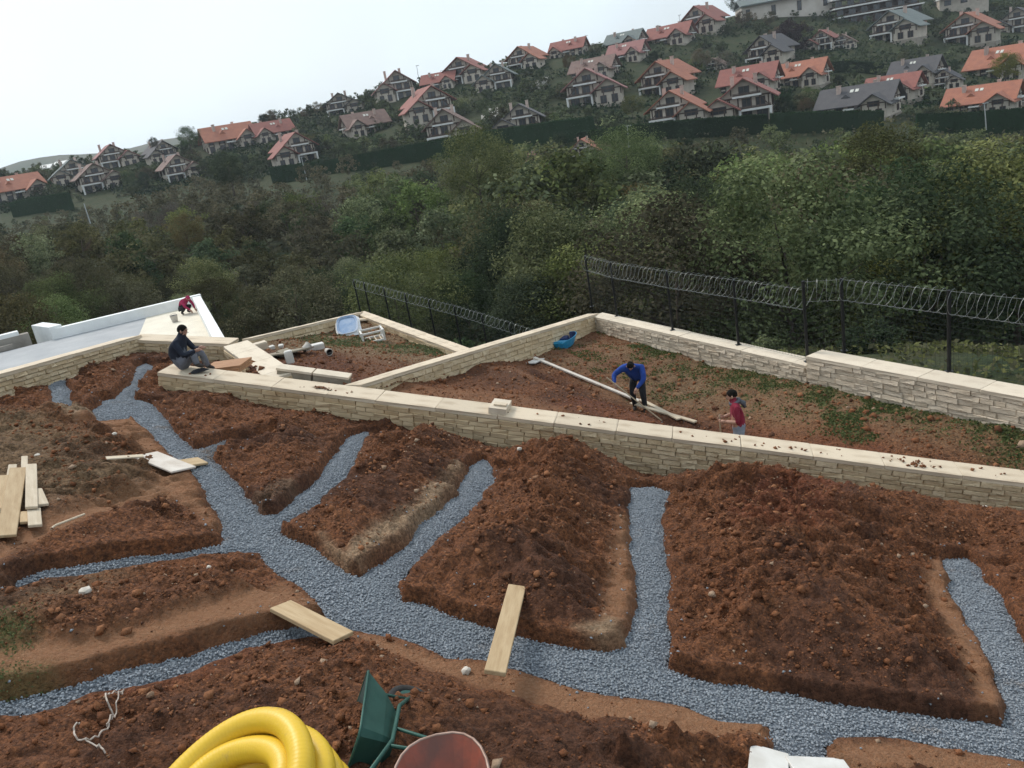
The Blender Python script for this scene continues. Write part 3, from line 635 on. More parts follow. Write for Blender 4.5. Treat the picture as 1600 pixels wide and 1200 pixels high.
# ================================================================== FENCES with razor wire
M_post = mat_simple('black_steel', (.012, .013, .013), (.02, .02, .02), 8, .5, .05, .002, metal=.3)
M_wire = mat_simple('galvanised_wire', (.34, .35, .33), (.25, .26, .25), 20, .45, 0, metal=.6)
M_mesh = mat_simple('dark_mesh_wire', (.02, .025, .022), (.03, .035, .03), 20, .6, 0)
def fence(posts, label, skip=(), rcoil=.27, pitch=.2, pw=.06, mesh_step=.1, wire_r=.0038):
    """posts: list of (foot, top)."""
    root = empty('razor_wire_fence', posts[0][0], 0, label, 'fence'); o0 = posts[0][0]
    for i_, (a, b_) in enumerate(posts):
        if i_ in skip: continue
        mb = MB(); mb.bar(a-o0-Vector((0, 0, .1)), b_-o0, pw, pw, (0, 1, 0)); po = mb.build('post', M_post, root)
        mb = MB(); mb.box(a-o0+Vector((0, 0, .006)), (pw*2.4, pw*2.4, .012)); mb.build('base_plate', M_post, po)
    for (a, b_), (c, d_) in zip(posts[:-1], posts[1:]):
        L = (d_-b_).length; n = max(2, int(L/pitch)); pts = []
        e = (d_-b_).normalized(); hN = Vector((-e.y, e.x, 0)).normalized(); uN = e.cross(hN); uN = uN if uN.z > 0 else -uN
        cN = Vector((0, 0, -rcoil*.9))
        r_ = random.Random(int(L*1000))
        for i in range(n*14+1):
            t = i/(n*14); an = 2*math.pi*i/14
            rr = rcoil*(1+.04*math.sin(i*.37))
            pts.append(b_.lerp(d_, t)+cN+(hN*math.cos(an)*.75+uN*math.sin(an))*rr-o0+e*.05*math.sin(an))
        MB().tube(pts, wire_r, 4).build('razor_coil', M_wire, root)
        mb = MB(); h0, h1 = .06, (b_-a).z-rcoil*1.9
        k = int(L/mesh_step)
        for i in range(1, k):
            t = i/k; p = a.lerp(c, t)-o0
            mb.tube([p+Vector((0, 0, h0)), p+Vector((0, 0, h1))], .0028, 3, False)
        for j in range(11):
            z = h0+(h1-h0)*j/10
            mb.tube([a-o0+Vector((0, 0, z)), c-o0+Vector((0, 0, z))], .0028, 3, False)
        tag(mb.build('wire_mesh', M_mesh, root), kind='stuff')
        for zz in (.02, rcoil*1.85): MB().tube([b_-o0-Vector((0, 0, zz)), d_-o0-Vector((0, 0, zz))], .0045, 4).build('line_wire', M_wire, root)
    return root
ed = (bE-bC).normalized(); ed.z = 0
def on_back(x, y, z):                 # foot of a post on the wall top
    return PH(x, y, z)
zl, zu = CAM_Z-6.7, bE.z
PL = [(925, 481), (964, 496), (1051, 518), (1154, 541)]
posts = [(on_back(x, y-2, zl), None) for x, y in PL]
p5 = bS+(bC-bS).normalized()*.18; posts.append((Vector((p5.x, p5.y, zl)), None))
posts = [(a, a+Vector((0, 0, 1.78))) for a, _ in posts]
posts[-1] = (posts[-1][0], posts[-1][0]+Vector((0, 0, 1.78)))
fence(posts, 'razor wire fence on black posts above the lower pale wall', (4,))
PU = [(1319, 549), (1483, 581)]
pu = [(on_back(x, y-1, zu), None) for x, y in PU]
stp = pu[1][0]-pu[0][0]
first = Vector((bS.x, bS.y, zu))+(bE-bS).normalized()*.12; first.z = zu
pu = pu+[(pu[1][0]+stp, None), (pu[1][0]+stp*2, None)]
fence([(posts[-1][0], Vector((posts[-1][0].x, posts[-1][0].y, zu+1.72)))]+[(a, a+Vector((0, 0, 1.72))) for a, _ in pu], 'razor wire fence on black posts above the higher pale wall at the right')
# far fence below the middle plot
tops = [(552, 437, 43), (568, 441, 42.2), (599, 449, 41), (632, 458, 39.6), (669, 467, 38.2), (709, 477, 36.8), (752, 490, 35.2), (795, 503, 33.8), (838, 517, 32.5)]
fp = []
for x, y, Z in tops:
    t = P(x, y, Z); fp.append((Vector((t.x, t.y, t.z-2.0)), t))
fence(fp, 'distant dark razor wire fence running down behind the middle plot', rcoil=.24, pitch=.3, pw=.07, mesh_step=.15, wire_r=.007)
# ================================================================== HOUSES on the far slope
M_plaster = mat_simple('cream_plaster', (.56, .49, .41), (.46, .40, .33), .8, .9, .2, .01, rand=.12)
M_stonebase = mat_simple('stone_plinth', (.36, .32, .26), (.26, .22, .18), 1.5, .95, .4, .03, rand=.1)
M_timber = mat_simple('dark_timber', (.075, .048, .036), (.05, .03, .024), 3, .8, .1)
M_whiteb = mat_simple('white_balcony', (.74, .73, .70), (.64, .63, .6), 2, .7, 0)
M_pane = mat_simple('window_glass', (.02, .025, .03), (.035, .04, .05), 1, .15, 0, spec=.6)
M_sky = mat_simple('skylight_glass', (.62, .60, .52), (.5, .5, .45), 1, .2, 0, spec=.6)
M_frame = mat_simple('brown_frame', (.10, .065, .05), (.08, .05, .04), 4, .7, 0)
M_chim = mat_simple('chimney_render', (.55, .42, .36), (.45, .34, .29), 2, .9, .1, rand=.15)
def roof_mat(name, a, b2):
    m, nt, b = new_mat(name); b.inputs['Roughness'].default_value = .85
    tcn = nt.nodes.new('ShaderNodeTexCoord'); w = nd(nt, 'ShaderNodeTexWave', Scale=1.6, Distortion=.4); w.bands_direction = 'Z'
    nt.links.new(tcn.outputs['Object'], w.inputs['Vector'])
    c = mixc(nt, noise_fac(nt, .8, .35, .65), a, b2); c = mixc(nt, noise_fac(nt, 6, .5, .8), c, tuple(x*.65 for x in a))
    nt.links.new(c, b.inputs['Base Color']); bump(nt, b, w.outputs['Fac'], .5, .06); return m
ROOF = {'r': roof_mat('red_tiles', (.275, .095, .072), (.215, .078, .062)), 'o': roof_mat('orange_tiles', (.36, .135, .078), (.28, .105, .066)),
        'd': roof_mat('dark_slate_tiles', (.085, .080, .082), (.065, .062, .066)), 'b': roof_mat('brown_tiles', (.20, .125, .10), (.15, .09, .075)),
        'g': roof_mat('grey_green_tiles', (.15, .175, .165), (.12, .14, .135)), 'p': roof_mat('faded_pink_tiles', (.30, .135, .12), (.25, .11, .10))}
ROOFW = {'r': 'red', 'o': 'orange', 'd': 'dark slate', 'b': 'brown', 'g': 'grey green', 'p': 'faded red'}
def gable_body(x0, x1, y0, y1, z0, eave, rise, along='y'):
    mb = MB()
    if along == 'y':
        xm = (x0+x1)/2
        V = [(x0, y0, z0), (x1, y0, z0), (x1, y0, eave), (xm, y0, eave+rise), (x0, y0, eave), (x0, y1, z0), (x1, y1, z0), (x1, y1, eave), (xm, y1, eave+rise), (x0, y1, eave)]
    else:
        ym = (y0+y1)/2
        V = [(x0, y1, z0), (x0, y0, z0), (x0, y0, eave), (x0, ym, eave+rise), (x0, y1, eave), (x1, y1, z0), (x1, y0, z0), (x1, y0, eave), (x1, ym, eave+rise), (x1, y1, eave)]
    mb.add(V, [(0, 1, 2, 3, 4), (9, 8, 7, 6, 5), (0, 5, 6, 1), (1, 6, 7, 2), (2, 7, 8, 3), (3, 8, 9, 4), (4, 9, 5, 0)]); return mb
def gable_roof(x0, x1, y0, y1, eave, rise, oh, of, along='y', t=.22, lift=.05):
    mb = MB()
    if along == 'y':
        xm = (x0+x1)/2; k = rise/(xm-x0)
        for s in (-1, 1):
            xe = xm+s*((x1-x0)/2+oh); ze = eave-oh*k+lift; zr = eave+rise+lift
            V = [(xe, y0-of, ze), (xm, y0-of, zr), (xm, y1+of, zr), (xe, y1+of, ze)]; V += [(a, b_, c+t) for a, b_, c in V]
            mb.add(V, [(0, 3, 2, 1), (4, 5, 6, 7), (0, 1, 5, 4), (1, 2, 6, 5), (2, 3, 7, 6), (3, 0, 4, 7)])
    else:
        ym = (y0+y1)/2; k = rise/(ym-y0)
        for s in (-1, 1):
            ye = ym+s*((y1-y0)/2+oh); ze = eave-oh*k+lift; zr = eave+rise+lift
            V = [(x0-of, ye, ze), (x0-of, ym, zr), (x1+of, ym, zr), (x1+of, ye, ze)]; V += [(a, b_, c+t) for a, b_, c in V]
            mb.add(V, [(0, 3, 2, 1), (4, 5, 6, 7), (0, 1, 5, 4), (1, 2, 6, 5), (2, 3, 7, 6), (3, 0, 4, 7)])
    return mb
_frame_me = None
def win(parent, x, y, z, w, h, face='f', mat=None):
    """a window: frame with a recessed pane"""
    n = {'f': (0, -1), 'r': (1, 0), 'l': (-1, 0)}[face]
    mb = MB(); t = .09
    def bx(cx, cz, sx, sz, dy, th):
        if face == 'f': mb.box((x+cx, y-dy, z+cz), (sx, th, sz))
        else: mb.box((x+n[0]*dy, y+cx, z+cz), (th, sx, sz))
    for (cx, cz, sx, sz) in ((0, h/2+t/2, w+2*t, t), (0, -h/2-t/2, w+2*t, t), (-w/2-t/2, 0, t, h), (w/2+t/2, 0, t, h), (0, 0, t*.7, h)): bx(cx, cz, sx, sz, .05, .14)
    fr = mb.build('window', mat or M_frame, parent); mb = MB(); bx(0, 0, w, h, .02, .05); mb.build('pane', M_pane, fr); return fr
def house_G(s):
    r = empty('chalet_house')
    gable_body(-4, 4, 0, 10, 0, 4.9, 3.1).build('wall', M_plaster, r)
    wx = s*3.9; gable_body(wx-2.5, wx+2.5, -2.0, 3, 0, 3.3, 1.9).build('wing_wall', M_plaster, r)
    mb = MB(); mb.box((0, 5, -2.4), (8.3, 10.3, 4.9)); mb.box((wx, .4, -2.4), (5.3, 5.1, 4.9)); tag(mb.build('plinth', M_stonebase, r), kind='stuff')
    rf = gable_roof(-4, 4, 0, 10, 4.9, 3.1, 1.1, 1.0).build('roof', ROOF['r'], r)
    for cx, cy in ((-2.2, 6.5), (1.6, 4)):
        mb = MB(); mb.box((cx, cy, 7.4), (.6, .6, 2.6)); mb.box((cx, cy, 8.75), (.75, .75, .1)); mb.build('chimney', M_chim, rf)
    gable_roof(wx-2.5, wx+2.5, -2.0, 2.2, 3.3, 1.9, .9, .8).build('wing_roof', ROOF['r'], r)
    # balconies on the other side of the front
    bx = -s*1.6
    for (z, w, d_) in ((2.55, 5.0, 1.5), (5.0, 4.4, .9)):
        cx = bx if z < 4 else -s*.4
        bal = mobj('balcony', *(lambda q: (q.v, q.f))(MB().box((cx, -d_/2-.02, z), (w, d_, .32))), M_whiteb, r)
        mb = MB(); mb.box((cx, -d_+.05, z+.62), (w-.2, .07, .1)); mb.box((cx, -d_+.05, z+.38), (w-.2, .05, .26)); tag(mb.build('railing', M_timber, bal), kind='stuff')
    mb = MB()
    for cx in (bx-2.3, bx+2.3): mb.box((cx, -1.35, 1.2), (.35, .35, 2.5))
    tag(mb.build('porch_columns', M_whiteb, r), kind='stuff')
    mb = MB()
    for x in (-3.6, -2.3, -1.0, 1.0, 2.3, 3.6): mb.box((x, -.04, 4.0), (.2, .12, 2.0))
    for x in (-2.0, 2.0): mb.box((x, -.04, 5.9), (.2, .12, 1.1))
    mb.bar((-3.4, -.04, 3.2), (-2.4, -.04, 4.8), .18, .1, (0, 1, 0)); mb.bar((3.4, -.04, 3.2), (2.4, -.04, 4.8), .18, .1, (0, 1, 0))
    mb.box((0, -.05, 4.86), (7.9, .14, .26)); mb.box((wx, -2.05, 3.25), (4.9, .14, .24))
    for x in (-2.3, -.9, .9, 2.3): mb.box((wx+x, -2.04, 2.6), (.2, .12, 1.4))
    for y in (1.2, 3.4, 5.6, 7.8): mb.box((4.04, y, 3.8), (.12, .2, 2.1)); mb.box((-4.04, y, 3.8), (.12, .2, 2.1))
    tag(mb.build('timber_framing', M_timber, r), kind='stuff')
    for (x, z, w, h) in ((-s*2.6, 1.2, 1.5, 1.9), (-s*.3, 1.2, 1.3, 1.9), (-s*2.4, 3.8, 1.3, 1.4), (-s*.3, 3.8, 1.3, 1.4), (0, 6.1, 1.5, 1.25)): win(r, x, 0, z, w, h)
    for (x, z, w, h) in ((wx-1.0, 1.2, 1.0, 1.5), (wx+1.1, 1.2, 1.0, 1.5), (wx, 3.2, 2.3, 1.1)): win(r, x, -2.0, z, w, h)
    for f_, x in (('r', 4), ('l', -4)):
        for y in (2.4, 6.4): win(r, x, y, 3.6, 1.2, 1.3, f_)
    return r
def house_E(s):
    r = empty('chalet_house')
    gable_body(-6, 6, 0, 8, 0, 3.9, 3.3, 'x').build('wall', M_plaster, r)
    wx = s*3.9; gable_body(wx-2.2, wx+2.2, -1.9, 3, 0, 3.3, 1.9).build('wing_wall', M_plaster, r)
    mb = MB(); mb.box((0, 4, -2.4), (12.3, 8.3, 4.9)); mb.box((wx, .2, -2.4), (4.7, 4.6, 4.9)); tag(mb.build('plinth', M_stonebase, r), kind='stuff')
    rf = gable_roof(-6, 6, 0, 8, 3.9, 3.3, 1.0, .9, 'x').build('roof', ROOF['r'], r)
    mb = MB(); mb.box((-s*3.2, 2.6, 6.5), (.7, .7, 2.6)); mb.box((-s*3.2, 2.6, 7.85), (.85, .85, .1)); mb.build('chimney', M_chim, rf)
    mb = MB(); mb.box((s*2.4, 5.6, 6.8), (.6, .6, 2.2)); mb.box((s*2.4, 5.6, 7.95), (.75, .75, .1)); mb.build('chimney', M_chim, rf)
    sl = math.atan2(3.3, 4.0); Mr = Matrix.Rotation(sl, 3, 'X')
    for x in (-s*.9, -s*.0):
        mb = MB(); mb.box((x, 2.6, 3.9+2.6*3.3/4+.34), (.6, .9, .08), Mr); mb.build('skylight', M_sky, rf)
    mb = MB(); V = [(-s*1.6-.9, 1.0, 5.0), (-s*1.6+.9, 1.0, 5.0), (-s*1.6, 1.0, 5.9), (-s*1.6, 2.6, 6.25)]; mb.add(V, [(0, 1, 2), (1, 3, 2), (0, 2, 3), (0, 3, 1)]); mb.build('dormer', ROOF['r'], rf)
    gable_roof(wx-2.2, wx+2.2, -1.9, 2.4, 3.3, 1.9, .9, .8).build('wing_roof', ROOF['r'], r)
    bal = MB().box((s*.2, -.65, 2.6), (3.4, 1.3, .3)).build('balcony', M_whiteb, r)
    mb = MB(); mb.box((s*.2, -1.25, 3.2), (3.2, .07, .1)); tag(mb.build('railing', M_timber, bal), kind='stuff')
    bal = MB().box((s*6.6, 4, 3.3), (1.2, 4.2, .3)).build('balcony', M_whiteb, r)
    mb = MB()
    for x in (-5.8, -4.6, -3.2, -1.8, -.4, 1.2): mb.box((x*s, -.04, 2.9), (.2, .12, 1.9))
    for y in (.4, 2.2, 4.0, 5.8, 7.6):
        for q in (-6.04, 6.04): mb.box((q, y, 3.0), (.12, .2, 1.8))
    for q in (-6.05, 6.05): mb.box((q, 4, 3.9), (.14, 7.8, .24)); mb.box((q, 2.6, 4.9), (.12, .2, 1.9)); mb.box((q, 5.4, 4.9), (.12, .2, 1.9))
    mb.box((wx, -1.95, 3.25), (4.3, .14, .24))
    for x in (-2.0, -.8, .8, 2.0): mb.box((wx+x, -1.94, 2.6), (.18, .12, 1.4))
    tag(mb.build('timber_framing', M_timber, r), kind='stuff')
    for (x, z, w, h) in ((-5.2, 1.2, 1.1, 1.6), (-2.5, 1.2, 1.2, 1.6), (-.4, 1.2, 1.3, 1.9), (-5.2, 3.0, .9, 1.0), (-2.5, 3.0, 1.0, 1.0), (-.4, 3.1, 1.0, 1.1)): win(r, x*s, 0, z, w, h)
    for (x, z, w, h) in ((wx-.9, 1.2, .9, 1.5), (wx+.9, 1.2, .9, 1.5), (wx, 3.2, 1.9, 1.0)): win(r, x, -1.9, z, w, h)
    for f_, x in (('r', 6), ('l', -6)):
        for (y, z) in ((2.2, 1.3), (5.8, 1.3), (4, 4.9)): win(r, x, y, z, 1.2, 1.3, f_)
    return r
PROTO = {(t, s): (house_G if t == 'G' else house_E)(s) for t in 'GE' for s in (1, -1)}
_used = set()
def copy_tree(o, parent=None):
    c = o.copy(); link(c, parent)
    if parent is not None: c.matrix_parent_inverse = o.matrix_parent_inverse.copy()
    for ch in list(o.children): copy_tree(ch, c)
    return c
def house(x, y, wpx, typ, roof, s, rot, label, dz=0.0, zs=1.0, Z=None):
    wpx *= 1.02; zs *= .9+.22*((x*7.13+y*3.7) % 1.0); Z = Z or zhill(x, y)+3; key = (typ, s)
    if key in _used: r = copy_tree(PROTO[key])
    else: r = PROTO[key]; _used.add(key)
    nomw = 10.5 if typ == 'G' else 13.0
    sc_ = wpx*Z/F_PX/(nomw*abs(math.cos(math.radians(rot)))+.45*9*abs(math.sin(math.radians(rot))))
    sc_ = min(max(sc_, .55), 1.5)
    r.location = P(x, y, Z)+Vector((0, 0, dz)); r.scale = (sc_, sc_, sc_*zs*.86)
    az = math.atan2(r.location.x, r.location.y)
    r.rotation_euler = (0, 0, -az+math.radians(rot))
    def paint(o):
        if o.name.split('.')[0] in ('roof', 'wing_roof', 'dormer'):
            o.material_slots[0].link = 'OBJECT'; o.material_slots[0].material = ROOF[roof]
        for c in o.children: paint(c)
    paint(r)
    tag(r, label, 'house', 'chalet houses on the far hillside', 'thing'); HOUSES.append((x, y, wpx, Z)); return r
HOUSES = []
# x, base y, width (px of the photo), type, roof, wing side, turn, label
HL = [
 (36, 314, 84, 'E', 'o', 1, 18, 'orange roofed house at the far left edge above the scrub'),
 (158, 300, 66, 'G', 'b', 1, 8, 'brown roofed chalet, lowest of the left cluster, with a white balcony band'),
 (122, 288, 58, 'G', 'g', -1, 6, 'grey roofed chalet tucked behind the left cluster'),
 (183, 264, 56, 'G', 'p', 1, 8, 'faded red chalet, topmost of the left cluster, against the sky'),
 (262, 254, 48, 'G', 'd', -1, 20, 'dark roofed house half hidden by the big round tree on the left skyline'),
 (286, 284, 58, 'G', 'b', 1, 12, 'brown gabled house behind the bare grey bushes on the left'),
 (366, 236, 80, 'E', 'o', 1, 12, 'wide orange roofed house beside the round skyline tree'),
 (434, 222, 64, 'E', 'r', -1, 16, 'red roofed house standing just right of the wide orange one on the left slope'),
 (472, 258, 70, 'G', 'r', -1, 14, 'red roofed chalet directly above the left end of the long hedge'),
 (536, 182, 58, 'G', 'd', 1, -4, 'dark roofed chalet alone on the skyline left of the middle'),
 (580, 212, 72, 'E', 'b', -1, 18, 'brownish grey roofed house with two gables below the dark skyline chalet'),
 (626, 158, 62, 'G', 'p', -1, 6, 'dusky chalet on the skyline beside a tall lamp post'),
 (682, 190, 80, 'G', 'r', -1, 16, 'red roofed chalet uphill of the brown chalet by the hedge'),
 (702, 231, 80, 'G', 'b', 1, -6, 'large brown roofed chalet with white balconies standing at the hedge'),
 (686, 142, 56, 'E', 'r', 1, -14, 'red roofed house hidden behind another red roof near the skyline lamp'),
 (722, 132, 66, 'G', 'r', 1, -18, 'red roofed chalet on the skyline right of the lamp post'),
 (780, 142, 58, 'G', 'g', -1, -8, 'grey green roofed chalet beside the yellow bush'),
 (816, 112, 58, 'G', 'o', 1, -24, 'orange roofed chalet on the skyline above the yellow bush'),
 (818, 216, 76, 'G', 'd', -1, -4, 'large dark roofed chalet with a long left roof standing at the hedge'),
 (886, 92, 58, 'E', 'r', -1, -18, 'low red roofed house on the skyline left of the top red pair'),
 (922, 168, 88, 'G', 'p', 1, -6, 'big red roofed chalet with a brown right gable in the middle of the slope'),
 (924, 126, 72, 'E', 'b', 1, -20, 'brownish roofed house directly behind the big middle chalet'),
 (976, 100, 60, 'E', 'p', 1, -22, 'low red roofed house half buried in green at the upper middle'),
 (972, 80, 60, 'E', 'g', 1, -24, 'grey roofed house below the top red pair'),
 (1042, 74, 72, 'E', 'r', 1, -20, 'red roofed house, left one of the top pair on the ridge'),
 (1090, 56, 62, 'G', 'r', 1, -26, 'red roofed chalet, right one of the top pair on the ridge'),
 (1032, 152, 82, 'G', 'o', 1, -24, 'orange roofed chalet with a long left roof beside the round yellow tree'),
 (1052, 204, 90, 'G', 'o', 1, -10, 'orange roofed chalet right at the hedge in the middle right'),
 (1166, 150, 90, 'E', 'r', 1, -16, 'long red roofed house behind the wide red chalet'),
 (1166, 194, 104, 'G', 'r', -1, -4, 'wide red roofed chalet at the hedge with pale arched ground floor'),
 (1192, 104, 66, 'G', 'd', 1, -28, 'dark roofed chalet left of the plum coloured tree'),
 (1116, 112, 26, 'G', 'b', 1, -16, 'narrow gabled house between two round trees'),
 (1246, 138, 80, 'E', 'o', 1, -18, 'orange roofed house with skylights beside the long red one'),
 (1284, 80, 44, 'G', 'r', -1, -14, 'small red roofed house right of the plum coloured tree'),
 (1316, 78, 34, 'G', 'b', 1, -6, 'small brown gabled house below the apartment block'),
 (1392, 66, 84, 'G', 'g', 1, -22, 'large grey green roofed chalet below the apartment block'),
 (1508, 72, 76, 'G', 'o', 1, -12, 'orange roofed house on its own at the upper right'),
 (1588, 56, 60, 'G', 'd', -1, -6, 'dark roofed house cut by the upper right corner'),
 (1424, 134, 74, 'E', 'd', 1, -20, 'dark roofed chalet behind the red roof on the right'),
 (1474, 140, 44, 'G', 'd', 1, -8, 'small dark gabled annex above a bright lawn on the right'),
 (1334, 188, 116, 'E', 'd', 1, -16, 'long dark roofed house at the hedge on the right'),
 (1388, 160, 82, 'E', 'r', 1, -20, 'red roofed house with skylights peeping over the long dark roof'),
 (1556, 128, 96, 'E', 'o', 1, -24, 'orange roofed house behind the yellow leafed tree on the far right'),
 (1528, 182, 104, 'E', 'o', 1, -14, 'long orange roofed house at the hedge near the right edge'),
 (1606, 178, 50, 'G', 'r', 1, -6, 'red gabled house cut off by the right edge at the hedge'),
]
for h in HL: house(*h)
for x in (1700, 1790): pass
# a pink roofed hut and the pale chimney house in the trees below the hedge
h1 = house(850, 262, 26, 'E', 'p', 1, 24, 'small pink roofed hut sunk among the trees below the hedge', Z=168, zs=.9)
h2 = house(912, 252, 20, 'G', 'o', 1, -10, 'tiny house with a tall pale chimney among the trees below the hedge', Z=165)
# terraced apartment block and the long pale hall on the ridge
def block(x0, y0, x1, y1, Zb, floors, fh, dep, label, wallm, roofm, name, hall=False):
    a, b_ = P(x0, y0, Zb), P(x1, y1, Zb*.985); d_ = b_-a; d_.z = 0; L = d_.length; rz = math.atan2(d_.y, d_.x)
    r = empty(name, a, rz, label, 'building'); sl = (b_.z-a.z)
    for k in range(floors):
        z = k*fh; off = k*1.6 if not hall else 0
        MB().box((L/2, dep/2+off, z+fh/2-2), (L-.4*k, dep, fh+(4 if k == 0 else 0)-.3)).build('storey', wallm, r)
        MB().box((L/2, dep/2+off-1.0, z+fh-.02), (L+.6, dep+2.2, .42)).build('floor_slab', M_whiteb if not hall else roofm, r)
        n = int(L/4.2)
        for i in range(n):
            if not hall or i % 2 == 0: win(r, (i+.5)*L/n, off, z+fh*.5, 2.2 if not hall else 1.4, fh*.55)
    if hall: gable_roof(0, L, 0, dep, floors*fh, 2.6, .8, .6, 'x').build('roof', roofm, r)
    return r
block(1306, 44, 1440, 8, 302, 3, 3.2, 12, 'terraced dark apartment block with white balcony slabs on the ridge', M_timber, ROOF['d'], 'apartment_block')
M_palewall = mat_simple('pale_hall_wall', (.62, .56, .50), (.52, .46, .40), .3, .9, .1)
block(1160, 38, 1300, 8, 312, 1, 6.0, 14, 'long pale hall with a grey green roof on the ridge', M_palewall, ROOF['g'], 'long_hall', True)
block(1468, 14, 1545, -6, 312, 2, 3.2, 10, 'pale block with white slabs at the top right', M_plaster, ROOF['d'], 'apartment_block')
# low pale roofs far left
for (x, y, w, Z, lb) in ((68, 273, 26, 330, 'low pale roof far behind the left cluster'), (98, 266, 22, 340, 'second low pale roof just right of the far left one')):
    a = P(x, y, Z); L = w*Z/F_PX; r = empty('low_shed', a, 0, lb, 'shed')
    gable_body(-L/2, L/2, 0, 5, -3, 2.2, 1.2, 'x').build('wall', M_palewall, r); gable_roof(-L/2, L/2, 0, 5, 2.2, 1.2, .5, .4, 'x').build('roof', M_whiteb, r)
# street lamps
M_lamp = mat_simple('lamp_steel', (.34, .35, .34), (.28, .29, .28), 5, .5, 0, metal=.4)
for (x, yt, xb, yb, Z, lb) in ((471, 246, 479, 280, 205, 'pale lamp post in front of the left end of the hedge'), (980, 197, 983, 234, 172, 'pale lamp post below the lawn in the middle'),
                               (1538, 162, 1541, 199, 160, 'pale lamp post before the hedge near the right edge'), (651, 103, 655, 128, 290, 'tall lamp post standing on the skyline left of middle'),
                               (1061, 24, 1064, 46, 320, 'lamp post on the ridge between the two top red roofs'), (915, 56, 918, 80, 310, 'lamp post on the skyline above the upper middle roofs'), (131, 318, 140, 345, 150, 'leaning pale pole in the scrub at the left')):
    t, b_ = P(x, yt, Z), P(xb, yb, Z); r = empty('lamp_post', b_, 0, lb, 'lamp post')
    MB().tube([(0, 0, -.5), (t-b_)*.5, (t-b_)], [.13, .10, .08], 6).build('pole', M_lamp, r)
    if x != 131: MB().box((t-b_)+Vector((.25, 0, .05)), (1.1, .35, .16)).build('lamp_head', M_lamp, r)
# ================================================================== VEGETATION
def leaf_mat(name, a, b2, hue=.03, val=.38, sat=.2):
    m = bpy.data.materials.new(name); m.use_nodes = True; nt = m.node_tree; nt.nodes.clear()
    o = nt.nodes.new('ShaderNodeOutputMaterial'); df = nt.nodes.new('ShaderNodeBsdfDiffuse'); tr = nt.nodes.new('ShaderNodeBsdfTranslucent'); mx_ = nt.nodes.new('ShaderNodeMixShader')
    mx_.inputs[0].default_value = .25
    c = mixc(nt, attr(nt, 'tone'), a, b2)
    oi = nt.nodes.new('ShaderNodeObjectInfo'); h = nt.nodes.new('ShaderNodeHueSaturation')
    def rng(lo, hi, k):
        r = nt.nodes.new('ShaderNodeMapRange'); r.inputs[3].default_value = lo; r.inputs[4].default_value = hi
        mm = nt.nodes.new('ShaderNodeMath'); mm.operation = 'FRACT'; m2 = nt.nodes.new('ShaderNodeMath'); m2.operation = 'MULTIPLY'; m2.inputs[1].default_value = k
        nt.links.new(oi.outputs['Random'], m2.inputs[0]); nt.links.new(m2.outputs[0], mm.inputs[0]); nt.links.new(mm.outputs[0], r.inputs[0]); return r.outputs[0]
    nt.links.new(rng(.5-hue, .5+hue, 1.0), h.inputs['Hue']); nt.links.new(rng(1-val, 1+val, 7.3), h.inputs['Value']); nt.links.new(rng(1-sat, 1+sat, 13.7), h.inputs['Saturation'])
    nt.links.new(c, h.inputs['Color'])
    nt.links.new(h.outputs[0], df.inputs[0]); nt.links.new(h.outputs[0], tr.inputs[0])
    nt.links.new(df.outputs[0], mx_.inputs[1]); nt.links.new(tr.outputs[0], mx_.inputs[2]); nt.links.new(mx_.outputs[0], o.inputs[0]); return m
M_bark = mat_simple('bark', (.085, .065, .05), (.055, .042, .033), 5, .95, .5, .02)
LM = {'green': leaf_mat('oak_leaves', (.060, .078, .032), (.215, .235, .108)), 'dark': leaf_mat('dark_leaves', (.028, .044, .023), (.100, .125, .064)),
      'olive': leaf_mat('olive_scrub_leaves', (.050, .052, .028), (.145, .132, .075), .02), 'yellow': leaf_mat('yellowing_leaves', (.085, .088, .028), (.19, .175, .062), .02),
      'brown': leaf_mat('autumn_leaves', (.085, .066, .036), (.155, .118, .066), .02), 'grey': leaf_mat('bare_twigs', (.075, .065, .055), (.125, .108, .09), .01),
      'plum': leaf_mat('plum_leaves', (.022, .014, .018), (.05, .03, .035), .02), 'grass': leaf_mat('grass_blades', (.085, .115, .04), (.19, .21, .095), .01), 'hedge': leaf_mat('hedge_leaves', (.016, .034, .018), (.040, .068, .032), .01)}
def leaf_quads(C, N, size, rs, tone):
    n = len(C); T = rs.normal(size=(n, 3)); T -= (T*N).sum(1)[:, None]*N; T /= np.linalg.norm(T, axis=1)[:, None]+1e-9; B = np.cross(N, T)
    s = size[:, None]
    V = np.stack([C-T*s*.9, C-B*s*.55+T*s*.1, C+T*s*.9, C+B*s*.55+T*s*.1], 1).reshape(-1, 3)
    return V, np.arange(4*n).reshape(-1, 4), np.repeat(tone, 4)
